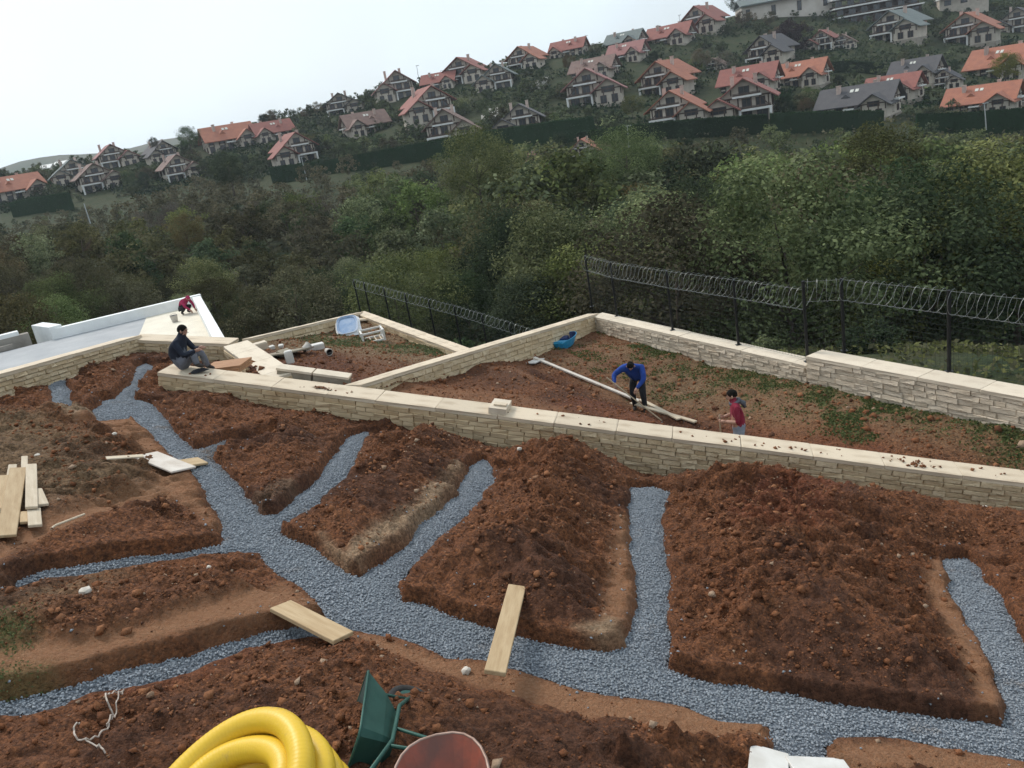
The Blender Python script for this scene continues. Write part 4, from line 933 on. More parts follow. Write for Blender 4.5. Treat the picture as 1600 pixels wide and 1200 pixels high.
def crown_mesh(name, mat, H, R, z0, clumps, leaves, lsize, seed, top=.55, dens=1.0, squash=1.0):
    """leaves in clumps spread through an uneven crown; base at z=0, crown from z0 to H"""
    rs = np.random.RandomState(seed); hc = (H-z0)/2
    a = rs.uniform(0, 2*math.pi, clumps); u = rs.uniform(-.85, 1, clumps); rr = rs.uniform(.45, 1, clumps)**.5
    lob = 1+.28*np.sin(a*3+seed)+.18*np.sin(a*5+seed*2+u*3)
    wr = np.sqrt(np.clip(1-np.clip(u, -.99, .99)**2, .05, 1))
    cx = np.cos(a)*R*rr*wr*lob*.86; cy = np.sin(a)*R*rr*wr*lob*.86; cz = z0+hc+u*hc*rr*.92*squash
    cr_ = R*rs.uniform(.18, .33, clumps); tone = np.clip(rs.normal(.45, .26, clumps), 0, 1)
    idx = np.repeat(np.arange(clumps), leaves); n = len(idx)
    d_ = rs.normal(size=(n, 3)); d_ /= np.linalg.norm(d_, axis=1)[:, None]; rad = rs.uniform(.3, 1, n)**.45
    off = d_*(cr_[idx]*rad)[:, None]*np.array([1, 1, .8])
    C = np.c_[cx, cy, cz][idx]+off
    Nn = d_*.6+np.array([0, 0, .55])+rs.normal(size=(n, 3))*.45; Nn /= np.linalg.norm(Nn, axis=1)[:, None]
    V, Fq, tn = leaf_quads(C, Nn, lsize*rs.uniform(.6, 1.35, n), rs, np.clip(tone[idx]+rs.normal(0, .2, n), 0, 1))
    me = np_mesh(name, V, Fq, mat); add_attr(me, 'tone', tn); return me
def trunk_mesh(H, z0, R, seed, r0=.14):
    rs = random.Random(seed); mb = MB()
    top = Vector((rs.uniform(-.3, .3), rs.uniform(-.3, .3), z0+(H-z0)*.55)); mid_ = Vector((rs.uniform(-.15, .15), rs.uniform(-.15, .15), z0*.6))
    mb.tube([(0, 0, -.8), mid_, top], [r0*1.2, r0*.85, r0*.3], 6)
    for k in range(5):
        a = k*1.26+rs.uniform(0, .5); s_ = mid_.lerp(top, rs.uniform(.15, .8)); e = s_+Vector((math.cos(a)*R*.6, math.sin(a)*R*.6, (H-z0)*rs.uniform(.15, .35)))
        mb.tube([s_, s_.lerp(e, .5)+Vector((0, 0, .15)), e], [r0*.45, r0*.3, r0*.1], 5)
    return mb.mesh('trunk', M_bark, True)
class Kind:
    def __init__(s, name, mat, H, R, z0, clumps, leaves, lsize, n=3, seed=0, r0=.14, part='crown'):
        s.name = name; s.H = H; s.part = part
        s.v = [(crown_mesh(part, LM[mat], H, R*(.9+.1*i), z0, clumps, leaves, lsize, seed+11*i), trunk_mesh(H, z0, R, seed+i, r0)) for i in range(n)]
    def place(s, loc, h, label, cat, group=None, name=None, rs=random):
        cm, tm = rs.choice(s.v); k = h/s.H
        r = empty(name or s.name, loc, rs.uniform(0, 6.28), label, cat, group); r.scale = (k*rs.uniform(.9, 1.15), k*rs.uniform(.9, 1.15), k)
        link(bpy.data.objects.new('trunk', tm), r); link(bpy.data.objects.new(s.part, cm), r); return r
K = {'oak': Kind('broadleaf_tree', 'green', 8, 3.7, 1.0, 130, 135, .082, 3, 1), 'oakd': Kind('broadleaf_tree', 'dark', 8, 3.5, .9, 130, 135, .082, 2, 40),
     'olive': Kind('scrubby_tree', 'olive', 6, 3.2, .4, 110, 120, .075, 2, 80), 'yel': Kind('yellowing_tree', 'yellow', 7, 3.2, .9, 110, 95, .10, 1, 120),
     'brn': Kind('autumn_tree', 'brown', 6.5, 3.1, .7, 100, 95, .09, 1, 150), 'gry': Kind('bare_bush', 'grey', 5, 2.8, .2, 80, 70, .06, 1, 180),
     'bush': Kind('shrub', 'dark', 2.2, 1.6, .05, 34, 60, .11, 3, 210, .05, 'foliage'), 'gbush': Kind('shrub', 'green', 2.2, 1.5, .05, 34, 60, .11, 2, 240, .05, 'foliage'),
     'oakF': Kind('broadleaf_tree', 'green', 8, 3.7, .8, 60, 42, .21, 3, 301), 'oakdF': Kind('broadleaf_tree', 'dark', 8, 3.5, .8, 60, 42, .21, 2, 340), 'oliveF': Kind('scrubby_tree', 'olive', 6, 3.2, .3, 55, 40, .19, 2, 380),
     'plum': Kind('plum_tree', 'plum', 8, 4, .6, 80, 70, .22, 1, 260), 'pine': Kind('dark_evergreen', 'hedge', 9, 3, .4, 90, 80, .13, 1, 280)}
def proj(v):
    w = Vector(v)-Vector((0, 0, CAM_Z)); Z = w.dot(_F)
    return 800+F_PX*w.dot(_X)/Z, 600-F_PX*w.dot(_Y)/Z, Z
rsv = random.Random(11); rsn = np.random.RandomState(12)
# ---- the wood in the valley -------------------------------------------------
NEARX = [-80, -45, -24, -12, -4, 1, 6, 11, 16, 24, 40, 80]; NEARY = [30, 38, 46, 47, 45, 41, 37, 35, 34, 34, 34, 30]
cand = []
yv = 30.0
while yv < 215:
    st = 4.9+yv*.018
    xv = -.78*yv-8
    while xv < .78*yv+10:
        x, y = xv+rsv.uniform(-.45, .45)*st, yv+rsv.uniform(-.45, .45)*st; xv += st
        if y < np.interp(x, NEARX, NEARY)+rsv.uniform(0, 1.5): continue
        z = tz(x, y); ip, jp, Z = proj((x, y, z))
        xc = min(1600, max(0, ip))
        if Z > zh(xc)-10 or ip < -130 or ip > 1730: continue
        if y < 52 and x > 5 and y < 36: continue
        cand.append((Z, x, y, z, ip, jp))
    yv += st*.86
cand.sort()
FAR = []; nind = 0
for (Z, x, y, z, ip, jp) in cand:
    r = rsv.random(); left = ip < 560
    bare = 560 > ip > 200 and Z > 115
    if left: kind = 'gry' if (bare and r < .5) else 'olive' if r < .55 else 'brn' if r < .66 else 'oakd' if r < .85 else 'oak'
    else: kind = 'oak' if r < .60 else 'oakd' if r < .78 else 'olive' if r < .93 else 'yel' if r < .965 else 'brn'
    if ip < 930 and Z < 64: kind = 'oakd' if r < .6 else 'oak' if r < .85 else 'olive'
    h = rsv.choice((rsv.uniform(6.5, 9), rsv.uniform(9, 12.5))) if not left else rsv.uniform(3.0, 6.2)
    if left and Z > 120: h *= .85
    if 560 <= ip < 760: h = rsv.uniform(4.5, 8)
    zq = Z/zh(min(1600, max(0, ip)))
    if zq > .68: h *= .72
    if zq > .82: h *= .62
    if kind == 'gry': h = rsv.uniform(3.5, 6)
    if -60 < ip < 1660 and nind < 300:
        col_ = 'left' if ip < 430 else 'middle left' if ip < 760 else 'middle right' if ip < 1180 else 'right'
        row_ = 'close behind the walls' if Z < 58 else 'halfway down the valley' if Z < 100 else 'towards the houses'
        lk = {'oak': 'green broadleaf tree', 'oakd': 'dark green broadleaf tree', 'olive': 'olive green scrubby tree', 'yel': 'yellow green tree', 'brn': 'brownish autumn tree', 'gry': 'grey nearly bare bush'}[kind]
        lb = '%s in the %s of the valley wood, %s' % (lk, col_, row_)
        K[kind+'F' if (Z > 75 and kind+'F' in K) else kind].place((x, y, z-.2), h, lb, 'tree' if kind != 'gry' else 'bush', 'valley wood: %s, %s, %s' % (lk, col_, row_), rs=rsv); nind += 1
    else: FAR.append((x, y, z, h, kind))
# the trees farthest off read as one mass
LOWC = {k: crown_mesh('far', LM['green'], 8, 3.6, .5, 32, 17, .40, 900+i) for i, k in enumerate(('a', 'b', 'c'))}
def crowd(name, lst, matname, label, cat):
    if not lst: return
    LOWC = globals()['LOWC']
    VV, TT, nn = [], [], 0
    dat = []
    for me in LOWC.values():
        v = np.empty(len(me.vertices)*3, np.float32); me.vertices.foreach_get('co', v); t = np.empty(len(me.vertices), np.float32); me.attributes['tone'].data.foreach_get('value', t); dat.append((v.reshape(-1, 3), t))
    for (x, y, z, h, k) in lst:
        v, t = dat[rsn.randint(3)]; a = rsn.uniform(0, 6.28); c_, s_ = math.cos(a), math.sin(a); q = h/8
        VV.append(np.c_[(v[:, 0]*c_-v[:, 1]*s_)*q+x, (v[:, 0]*s_+v[:, 1]*c_)*q+y, v[:, 2]*q+z]); TT.append(np.clip(t+rsn.uniform(-.3, .3), 0, 1))
    V = np.concatenate(VV); me = np_mesh(name, V, np.arange(len(V)).reshape(-1, 4), LM[matname]); add_attr(me, 'tone', np.concatenate(TT))
    tag(link(bpy.data.objects.new(name, me)), label, cat, kind='stuff')
crowd('far_woodland', [f for f in FAR if f[4] in ('oak', 'yel')], 'green', 'far green woodland canopy below the hedge', 'woodland')
crowd('far_dark_woodland', [f for f in FAR if f[4] == 'oakd'], 'dark', 'far dark woodland canopy below the hedge', 'woodland')
crowd('far_scrub', [f for f in FAR if f[4] in ('olive', 'brn', 'gry')], 'olive', 'far olive brown scrub below the hedge', 'scrub')
# single trees that can be picked out
def lone(k, x, y, Z, h, label, cat='tree', dz=0):
    p = P(x, y, Z); return K[k].place((p.x, p.y, p.z+dz), h, label, cat, rs=rsv)
lone('yel', 1375, 345, 74, 8.5, 'yellow topped tree, tallest in the middle of the right hand wood')
lone('oak', 755, 330, 88, 9, 'upright green tree rising above the wood left of the middle')
lone('oak', 985, 320, 90, 8.5, 'rounded light green tree above the wood in the middle')
lone('pine', 880, 258, 160, 6.5, 'dark evergreen between the pink roofed hut and the tiny chimney house')
lone('pine', 1072, 243, 158, 5.5, 'low round dark evergreen just below the hedge')
lone('oakd', 365, 300, 150, 7.5, 'big rounded grey green tree at the left below the houses')
lone('oakd', 300, 236, 250, 7.5, 'big round dark tree on the left skyline')
lone('oakd', 243, 234, 255, 4, 'small round tree on the left skyline')
lone('plum', 1237, 92, 270, 12, 'large plum coloured tree between the dark and the small red house')
lone('yel', 1072, 148, 232, 6.5, 'round yellow tree beside the orange roofed chalet')
lone('yel', 812, 137, 272, 4, 'small yellow bush beside the grey green roofed chalet', 'bush')
lone('yel', 1572, 132, 216, 8, 'yellow leafed tree in front of the orange roofed house at the right')
lone('gbush', 1255, 175, 195, 4.5, 'bright green bush beside the wide red chalet', 'bush')
lone('brn', 1095, 112, 250, 6.5, 'reddish brown tree left of the narrow gabled house')
lone('gry', 1134, 118, 245, 7, 'round greyish tree right of the narrow gabled house')
lone('oakd', 1440, 72, 300, 13, 'tall dark tree left of the orange house at the upper right')
lone('oakd', 1540, 45, 320, 12, 'tall dark tree right of the orange house at the upper right')
lone('oakd', 1272, 30, 330, 9, 'round tree before the long pale hall')
lone('oakd', 1150, 22, 330, 8, 'dark tree on the ridge at the end of the long pale hall')
lone('oakd', 1173, 12, 345, 6, 'tree on the ridge against the sky above the long pale hall')
# ---- gardens between the houses ---------------------------------------------
def hits_house(ip, jp, Z, wpx, hpx):
    for (hx_, hy_, hw, hZ) in HOUSES:
        if Z < hZ+4 and abs(ip-hx_) < (hw+wpx)*.5 and jp > hy_-6 and jp-hpx < hy_-2: 
            return True
    return False
n = 0; tries = 0
GARD = {'oakd': 'dark green garden tree between the hillside houses', 'oak': 'green garden tree between the hillside houses', 'bush': 'dark shrub in the gardens between the hillside houses',
        'gbush': 'fresh green shrub in the gardens between the hillside houses', 'olive': 'olive tinted garden tree between the hillside houses', 'brn': 'brownish garden tree between the hillside houses', 'pine': 'dark evergreen between the hillside houses'}
while n < 290 and tries < 6000:
    tries += 1
    x = rsv.uniform(-20, 1640); t = rsv.random(); xc = min(1600, max(0, x)); y = yh(xc)-6-(yh(xc)-6-ysk(xc))*t
    Z = zhill(xc, y)+1; p = P(x, y, Z); r = rsv.random()
    k = 'oakd' if r < .25 else 'oak' if r < .40 else 'bush' if r < .64 else 'gbush' if r < .72 else 'olive' if r < .82 else 'pine' if r < .95 else 'brn'
    h = rsv.uniform(3, 6) if k not in ('bush', 'gbush') else rsv.uniform(1.6, 3)
    if t > .93: h = min(h, 3.5)
    px_ = h*F_PX/Z
    if hits_house(x, y, Z, px_*.8, px_*.9): continue
    pl_ = ('at the left' if x < 400 else 'left of the middle' if x < 800 else 'right of the middle' if x < 1200 else 'at the right')+(', low on the slope' if t < .35 else ', halfway up' if t < .7 else ', near the ridge')
    lb = GARD[k].split(' between')[0].split(' in the')[0]+' among the hillside houses '+pl_
    K[k+'F' if k+'F' in K else k].place((p.x, p.y, tz(p.x, p.y)-.2), h, lb, 'shrub' if 'bush' in k else 'tree', lb, rs=rsv); n += 1
# clumps of garden shrubs too small to tell apart
LOWC2 = {k: crown_mesh('far', LM['dark'], 3, 2.0, 0, 15, 14, .30, 950+i) for i, k in enumerate('abc')}
lst = []; tries = 0
while len(lst) < 600 and tries < 9000:
    tries += 1
    x = rsv.uniform(-30, 1640); t = rsv.random(); xc = min(1600, max(0, x)); y = yh(xc)-4-(yh(xc)-4-ysk(xc))*t*.99; Z = zhill(xc, y)+1; h = rsv.uniform(1.8, 4.4)
    px_ = h*F_PX/Z
    if hits_house(x, y, Z, px_*1.1, px_*.9): continue
    p = P(x, y, Z); lst.append((p.x, p.y, tz(p.x, p.y)-.2, h*8/3, 'oakd'))
_l0 = LOWC; LOWC = LOWC2; crowd('garden_shrubbery', lst, 'dark', 'dark green shrubs filling the gardens between the hillside houses', 'shrubbery'); LOWC = _l0
# low ground cover on the slope and in the valley
def cover(name, N, fn, mat, label, cat, s0, s1, hgt=.6):
    pts = []; 
    while len(pts) < N:
        q = fn()
        if q: pts.append(q)
    C = np.array(pts); Nn = rsn.normal(size=(N, 3))*.6+np.array([0, -.2, .6]); Nn /= np.linalg.norm(Nn, axis=1)[:, None]
    V, Fq, tn = leaf_quads(C, Nn, rsn.uniform(s0, s1, N), rsn, np.clip(rsn.normal(.4, .25, N), 0, 1))
    me = np_mesh(name, V, Fq, mat); add_attr(me, 'tone', tn); tag(link(bpy.data.objects.new(name, me)), label, cat, kind='stuff')
def on_slope():
    x = rsv.uniform(-60, 1660); t = rsv.random(); xc = min(1600, max(0, x)); y = yh(xc)-(yh(xc)-ysk(xc))*t*1.02; Z = zhill(xc, y)
    p = P(x, y, Z); 
    if vn((p.x, p.y)) < .45: return None
    return (p.x, p.y, tz(p.x, p.y)+rsv.uniform(0, 1.3))
_vx, _vy = np.meshgrid(np.arange(-420, 420, 3.0), np.arange(0, 500, 3.0), indexing='ij'); _VN = fbm(_vx, _vy, .09, 2, 77)
def vn(q): return _VN[min(max(int((q[0]+420)/3), 0), 279), min(max(int(q[1]/3), 0), 165)]
_ux, _uy = np.meshgrid(np.arange(0, 32, .25), np.arange(12, 42, .25), indexing='ij'); _UN = fbm(_ux, _uy, .5, 3, 55)
cover('slope_shrubbery', 22000, on_slope, LM['hedge'], 'dark green ground cover between the hillside houses', 'shrubbery', .35, .75)
def in_wood():
    y = rsv.uniform(34, 190); x = rsv.uniform(-.75*y-6, .75*y+8)
    if y < np.interp(x, NEARX, NEARY)-4: return None
    return (x, y, tz(x, y)+rsv.uniform(0, 1.2))
cover('woodland_undergrowth', 26000, in_wood, LM['olive'], 'olive green undergrowth filling the valley wood', 'undergrowth', .25, .6)
# ---- clipped hedges below the houses ----------------------------------------
def hedge(pts, label, wid=1.6, hgt=3.3):
    W = [P(x, y, Z) for x, y, Z in pts]; o0 = W[0]; path = []
    for a, b_ in zip(W[:-1], W[1:]):
        k = max(2, int((b_-a).length/1.2))
        for i in range(k): path.append(a.lerp(b_, i/k))
    path.append(W[-1]); V = []; 
    for i, p in enumerate(path):
        d_ = (path[min(i+1, len(path)-1)]-path[max(i-1, 0)]); d_.z = 0; d_.normalize(); n_ = Vector((-d_.y, d_.x, 0))
        for (s, z) in ((-1, -2.5), (-1.02, hgt*.5), (-.9, hgt), (.9, hgt), (1.02, hgt*.5), (1, -2.5)):
            V.append(p+n_*s*wid/2+Vector((rsv.uniform(-.1, .1), rsv.uniform(-.1, .1), z+rsv.uniform(-.14, .14)*(z > 0)))-o0)
    Fc = [(i*6+j, i*6+6+j, i*6+7+j, i*6+1+j) for i in range(len(path)-1) for j in range(5)]+[(0, 1, 2, 3, 4, 5), tuple((len(path)-1)*6+k for k in (5, 4, 3, 2, 1, 0))]
    r = empty('clipped_hedge', o0, 0, label, 'hedge')
    cb = mobj('hedge_body', V, Fc, LM['hedge'], r); add_attr(cb.data, 'tone', np.full(len(V), .15))
    N = int(len(path)*60); C = []
    for _ in range(N):
        i = rsv.randrange(len(path)-1); p = path[i].lerp(path[i+1], rsv.random())-o0; d_ = (path[i+1]-path[i]); n_ = Vector((-d_.y, d_.x, 0)).normalized(); s = rsv.uniform(-1, 1)
        if rsv.random() < .5: C.append(tuple(p-n_*wid*.52*(1 if n_.y > 0 else -1)+Vector((0, 0, rsv.uniform(-1.0, hgt)))))
        else: C.append(tuple(p+n_*s*wid*.5+Vector((0, 0, hgt+rsv.uniform(-.05, .15)))))
    C = np.array(C); Nn = rsn.normal(size=(N, 3)); Nn /= np.linalg.norm(Nn, axis=1)[:, None]
    V, Fq, tn = leaf_quads(C, Nn, rsn.uniform(.14, .3, N), rsn, np.clip(rsn.normal(.4, .22, N), 0, 1)); me = np_mesh('leaves', V, Fq, LM['hedge']); add_attr(me, 'tone', tn)
    tag(link(bpy.data.objects.new('leaves', me), r), kind='stuff')
hedge([(428, 282, 213), (520, 272, 206), (640, 250, 194), (735, 234, 187)], 'long dark clipped hedge below the left houses')
hedge([(735, 234, 187), (800, 224, 184), (870, 214, 182), (930, 207, 181)], 'dark clipped hedge below the large dark roofed chalet')
hedge([(905, 232, 178), (1000, 220, 176), (1090, 212, 174), (1200, 205, 171)], 'dark clipped hedge below the orange and wide red chalets')
hedge([(1205, 204, 171), (1290, 201, 169), (1380, 200, 168)], 'dark clipped hedge below the long dark roofed house')
hedge([(1432, 206, 165), (1520, 203, 163), (1610, 196, 162), (1700, 190, 160)], 'dark clipped hedge below the long orange roofed house at the right')
hedge([(1180, 112, 255), (1300, 92, 268), (1345, 82, 275)], 'dark hedge under the plum coloured tree', 1.6, 2.4)
hedge([(1452, 88, 280), (1530, 78, 284), (1610, 68, 288)], 'dark hedge under the lone orange house at the upper right', 1.6, 3)
hedge([(1265, 118, 240), (1330, 112, 240), (1390, 118, 235)], 'dark hedge above the long dark roofed house', 1.8, 3)
hedge([(20, 330, 225), (60, 322, 225), (110, 314, 222)], 'dark hedge in front of the far left orange roofed house', 1.5, 2.2)
# pale lawns and drives among the houses
M_lawn = mat_simple('pale_lawn', (.16, .19, .07), (.11, .14, .05), .5, .95, .2, .05); M_drive = mat_simple('pale_drive', (.36, .35, .31), (.3, .29, .26), .5, .95, .1, .03)
def patch(name, pts, mat):
    C = [P(x, y, zhill(x, y)) for x, y in pts]; n_ = 6; V = []
    for i in range(n_+1):
        for j in range(n_+1):
            a = C[0].lerp(C[1], i/n_); b_ = C[3].lerp(C[2], i/n_); p = a.lerp(b_, j/n_); V.append((p.x, p.y, tz(p.x, p.y)+.25))
    tag(mobj(name, V, [tuple(f) for f in grid_faces(n_+1, n_+1)], mat, None, True), kind='structure')
patch('lawn', [(938, 200), (968, 196), (962, 180), (932, 182)], M_lawn); patch('lawn', [(860, 206), (935, 200), (925, 192), (870, 196)], M_lawn)
patch('lawn', [(1420, 140), (1466, 136), (1462, 130), (1424, 132)], M_lawn); patch('path', [(826, 142), (852, 140), (858, 122), (848, 122)], M_drive)
patch('lawn', [(752, 192), (782, 188), (778, 170), (752, 172)], M_drive)
# ---- weeds on the bank beyond the right hand fence and grass on the plots ----
def weeds():
    y = rsv.uniform(15, 40); x = rsv.uniform(2, 30)
    a = (y-bC.y)*(bE.x-bC.x)-(x-bC.x)*(bE.y-bC.y)
    if a < .45*(bE-bC).length: return None
    if _UN[int(x/.25), int((y-12)/.25)] < .38: return None
    return (x, y, tz(x, y)+rsv.uniform(0, .35))
cover('bank_weeds', 16000, weeds, LM['green'], 'tangle of green weeds on the bank beyond the right hand fence', 'weeds', .05, .13)
cover('bank_dry_weeds', 9000, weeds, LM['olive'], 'dry olive weeds on the bank beyond the right hand fence', 'weeds', .05, .15)
for i in range(26):
    q = None
    while q is None: q = weeds()
    K['bush' if rsv.random() < .6 else 'gbush'].place((q[0], q[1], tz(q[0], q[1])-.1), rsv.uniform(.5, 1.3), 'low wild shrub on the weedy bank beyond the fence', 'shrub', 'wild shrubs on the bank', rs=rsv)
for (x, y, Z, h, lb) in [(790, 545, 33, 1.0, 'small shrub beside the foot of the distant fence'), (700, 520, 38, 2.0, 'dark shrub behind the distant fence')]:
    p = P(x, y, Z); K['bush'].place((p.x, p.y, tz(p.x, p.y)-.1), h, lb, 'shrub', rs=rsv)
def tufts(name, Xg, Yg, Zg, msk, N, label, sz0=.022):
    pr = msk.ravel().astype(float); pr /= pr.sum(); k = rsn.choice(Xg.size, N, p=pr)
    x = Xg.ravel()[k]+rsn.uniform(-.05, .05, N); y = Yg.ravel()[k]+rsn.uniform(-.05, .05, N); z = Zg.ravel()[k]
    C = np.c_[x, y, z+sz0*.6]; Nn = rsn.normal(size=(N, 3))+np.array([0, -.4, .4]); Nn /= np.linalg.norm(Nn, axis=1)[:, None]
    V, Fq, tn = leaf_quads(C, Nn, rsn.uniform(sz0, sz0*2.2, N), rsn, rsn.rand(N)); me = np_mesh(name, V, Fq, LM['grass']); add_attr(me, 'tone', tn)
    tag(link(bpy.data.objects.new(name, me)), label, 'grass', kind='stuff')
tufts('plot_grass', LX, LY, LZ, np.where(lin, lgr, 0), 11000, 'patches of fresh green grass on the lower plot')
tufts('middle_plot_grass', MX, MY, MZ, np.where(min_, mgr, 0), 3500, 'sparse green grass on the middle plot')
tufts('garden_grass', X, Y, GH, np.where(inside, grassm*(fbm(X, Y, 3, 2, 19) > .5), 0), 1800, 'tufts of grass at the left edge of the garden', .009)
# ================================================================== PEOPLE
M_skin = mat_simple('skin', (.42, .24, .17), (.36, .20, .14), 8, .6, 0)
M_hair = mat_simple('black_hair', (.008, .007, .006), (.014, .012, .010), 20, .9, .2, .004, spec=.1)
def cloth(name, a): return mat_simple(name, a, tuple(x*.7 for x in a), 7, .9, .35, .012)
M_navy = cloth('navy_jacket', (.022, .027, .042)); M_greyp = cloth('grey_trousers', (.17, .18, .21)); M_blue = cloth('blue_jacket', (.022, .065, .30)); M_darkp = cloth('dark_trousers', (.022, .022, .026))
M_redtop = cloth('red_shirt', (.24, .022, .045)); M_redtop2 = cloth('crimson_jacket', (.36, .03, .09)); M_jeans = cloth('pale_jeans', (.27, .31, .38)); M_shoe = mat_simple('dark_shoe', (.03, .026, .024), (.05, .04, .035), 6, .7, 0)
M_hood = cloth('grey_hood', (.11, .115, .13))
def figure(label, loc, rz, J, E, zones, scale=1.0, hair=None, hands=(), extra=None):
    """J joint -> (pos, radius); E edges; zones: list of (material, predicate on (nearest edge))"""
    names = list(J); idx = {n: i for i, n in enumerate(names)}
    me = bpy.data.meshes.new('body'); me.from_pydata([J[n][0] for n in names], [(idx[a], idx[b]) for a, b in E], []); me.update()
    tmp = bpy.data.objects.new('body_tmp', me); COL.objects.link(tmp)
    sk = tmp.modifiers.new('skin', 'SKIN'); sk.use_smooth_shade = True
    for i, n in enumerate(names):
        v = me.skin_vertices[0].data[i]; r = J[n][1]; v.radius = (r, r) if not isinstance(r, tuple) else r; v.use_root = (n == 'pelvis')
    sb = tmp.modifiers.new('sub', 'SUBSURF'); sb.levels = 2; sb.render_levels = 2
    dg = bpy.context.evaluated_depsgraph_get(); ev = tmp.evaluated_get(dg); out = bpy.data.meshes.new_from_object(ev)
    bpy.data.objects.remove(tmp)
    out.name = 'body'; out.materials.clear()
    mats = []
    for m_, _ in zones:
        if m_ not in mats: mats.append(m_); out.materials.append(m_)
    seg = [(Vector(J[a][0]), Vector(J[b][0]), a, b) for a, b in E]
    for p in out.polygons:
        c = p.center; best = None; bd = 1e9
        for (A, B, a, b) in seg:
            d_ = B-A; t = max(0, min(1, (c-A).dot(d_)/max(d_.length_squared, 1e-9))); q = (c-(A+d_*t)).length-.3*((J[a][1] if not isinstance(J[a][1], tuple) else J[a][1][0]))
            if q < bd: bd = q; best = (a, b, t)
        for m_, fn in zones:
            if fn(*best): p.material_index = mats.index(m_); break
    smooth(out)
    root = empty('person', loc, rz, label, 'person'); root.scale = (scale,)*3
    link(bpy.data.objects.new('body', out), root)
    hp, hr = Vector(J['head'][0]), J['head'][1]; hr = hr if not isinstance(hr, tuple) else max(hr)
    up_ = (Vector(J['crown'][0])-hp).normalized(); fw = Vector(J['nose'][0])-hp; fw -= up_*fw.dot(up_); fw.normalize(); lf = up_.cross(fw)
    if hair:
        V = []; nu, nv = 12, 7; R = .105
        for i in range(nv+1):
            th = math.radians(4+i*14.5)
            for k in range(nu):
                ph = 2*math.pi*k/nu; f_ = math.cos(ph)
                tt = th*(1.0 if f_ < .3 else 1-.42*(f_-.3))
                V.append(hp+up_*(.015+math.cos(tt)*R*1.05)+(fw*math.cos(ph)*1.02+lf*math.sin(ph)*.86)*math.sin(tt)*R-fw*.012)
        Fc = [(i*nu+k, i*nu+(k+1) % nu, (i+1)*nu+(k+1) % nu, (i+1)*nu+k) for i in range(nv) for k in range(nu)]+[tuple(reversed(range(nu)))]
        mobj('hair', V, Fc, hair, root, True)
    for s in (-1, 1):
        mb = MB(); c = hp+lf*s*.083-fw*.005-up_*.01
        mb.tube([c-up_*.03, c+lf*s*.012, c+up_*.03], [.012, .02, .012], 6); mb.build('ear', M_skin, root, True)
        mb = MB(); c = hp+lf*s*.033+fw*.088+up_*.012; mb.box(c, (.016, .016, .010)); mb.build('eye', M_hair, root)
    mb = MB(); mb.bar(hp+fw*.094-up_*.052-lf*.022, hp+fw*.094-up_*.052+lf*.022, .010, .008); mb.build('mouth', M_shoe, root)
    for (w, dirv, palm, curl) in hands:             # wrist, direction, palm normal
        w = Vector(w); d_ = Vector(dirv).normalized(); pn = Vector(palm); pn -= d_*pn.dot(d_); pn.normalize(); sd_ = d_.cross(pn)
        mb = MB(); mb.tube([w-d_*.02, w+d_*.03, w+d_*.085], [.026, .036, .034], 8)
        for k in range(4):
            b0 = w+d_*.08+sd_*(k-1.5)*.019; L = (.062, .074, .070, .054)[k]
            mid_ = b0+d_*L*.5+pn*curl*.3*L; mb.tube([b0, mid_, mid_+d_*L*.5*(1-curl*.7)+pn*curl*.6*L], [.0095, .009, .007], 6)
        t0_ = w+d_*.03+sd_*.032; mb.tube([t0_, t0_+d_*.03+sd_*.022+pn*.01, t0_+d_*.06+sd_*.018+pn*.028], [.011, .010, .008], 6)
        mb.build('hand', M_skin, root, True)
    return root
def mirror(D):
    o = {}
    for k, v in D.items(): o[k] = v
    return o
LIMB_E = [('pelvis', 'waist'), ('waist', 'chest'), ('chest', 'neck'), ('neck', 'head'), ('head', 'crown'), ('head', 'nose'),
          ('chest', 'shL'), ('shL', 'elL'), ('elL', 'wrL'), ('chest', 'shR'), ('shR', 'elR'), ('elR', 'wrR'),
          ('pelvis', 'hiL'), ('hiL', 'knL'), ('knL', 'anL'), ('anL', 'toL'), ('pelvis', 'hiR'), ('hiR', 'knR'), ('knR', 'anR'), ('anR', 'toR')]
ARM = {'shL', 'elL', 'wrL', 'shR', 'elR', 'wrR'}; LEG = {'hiL', 'knL', 'anL', 'hiR', 'knR', 'anR', 'pelvis'}
def zones_for(top, trousers, short=False):
    return [(M_shoe, lambda a, b, t: b in ('toL', 'toR') or (b in ('anL', 'anR') and t > .9)),
            (M_skin, lambda a, b, t: b in ('head', 'crown', 'nose') or (b in ('wrL', 'wrR') and (t > .93 or short))),
            (trousers, lambda a, b, t: b in ('hiL', 'hiR', 'knL', 'knR', 'anL', 'anR')),
            (top, lambda a, b, t: True)]
# --- the man sitting on the end of the long wall, facing right, looking down at his hands (x forward)
J = {'pelvis': ((0, 0, .15), (.19, .20)), 'waist': ((-.02, 0, .35), (.19, .21)), 'chest': ((.08, 0, .57), (.185, .22)), 'neck': ((.20, 0, .70), .062), 'head': ((.27, 0, .80), (.082, .092)), 'crown': ((.275, 0, .875), .062), 'nose': ((.365, 0, .775), .022),
     'shL': ((.13, .20, .60), .075), 'elL': ((.27, .24, .34), .058), 'wrL': ((.47, .10, .38), .036), 'shR': ((.13, -.20, .60), .075), 'elR': ((.25, -.24, .33), .058), 'wrR': ((.46, -.08, .37), .036),
     'hiL': ((.06, .10, .11), .115), 'knL': ((.46, .14, .20), .082), 'anL': ((.47, .14, -.20), .055), 'toL': ((.62, .16, -.25), .038), 'hiR': ((.06, -.10, .11), .115), 'knR': ((.46, -.12, .24), .082), 'anR': ((.40, -.12, -.14), .055), 'toR': ((.55, -.14, -.19), .038)}
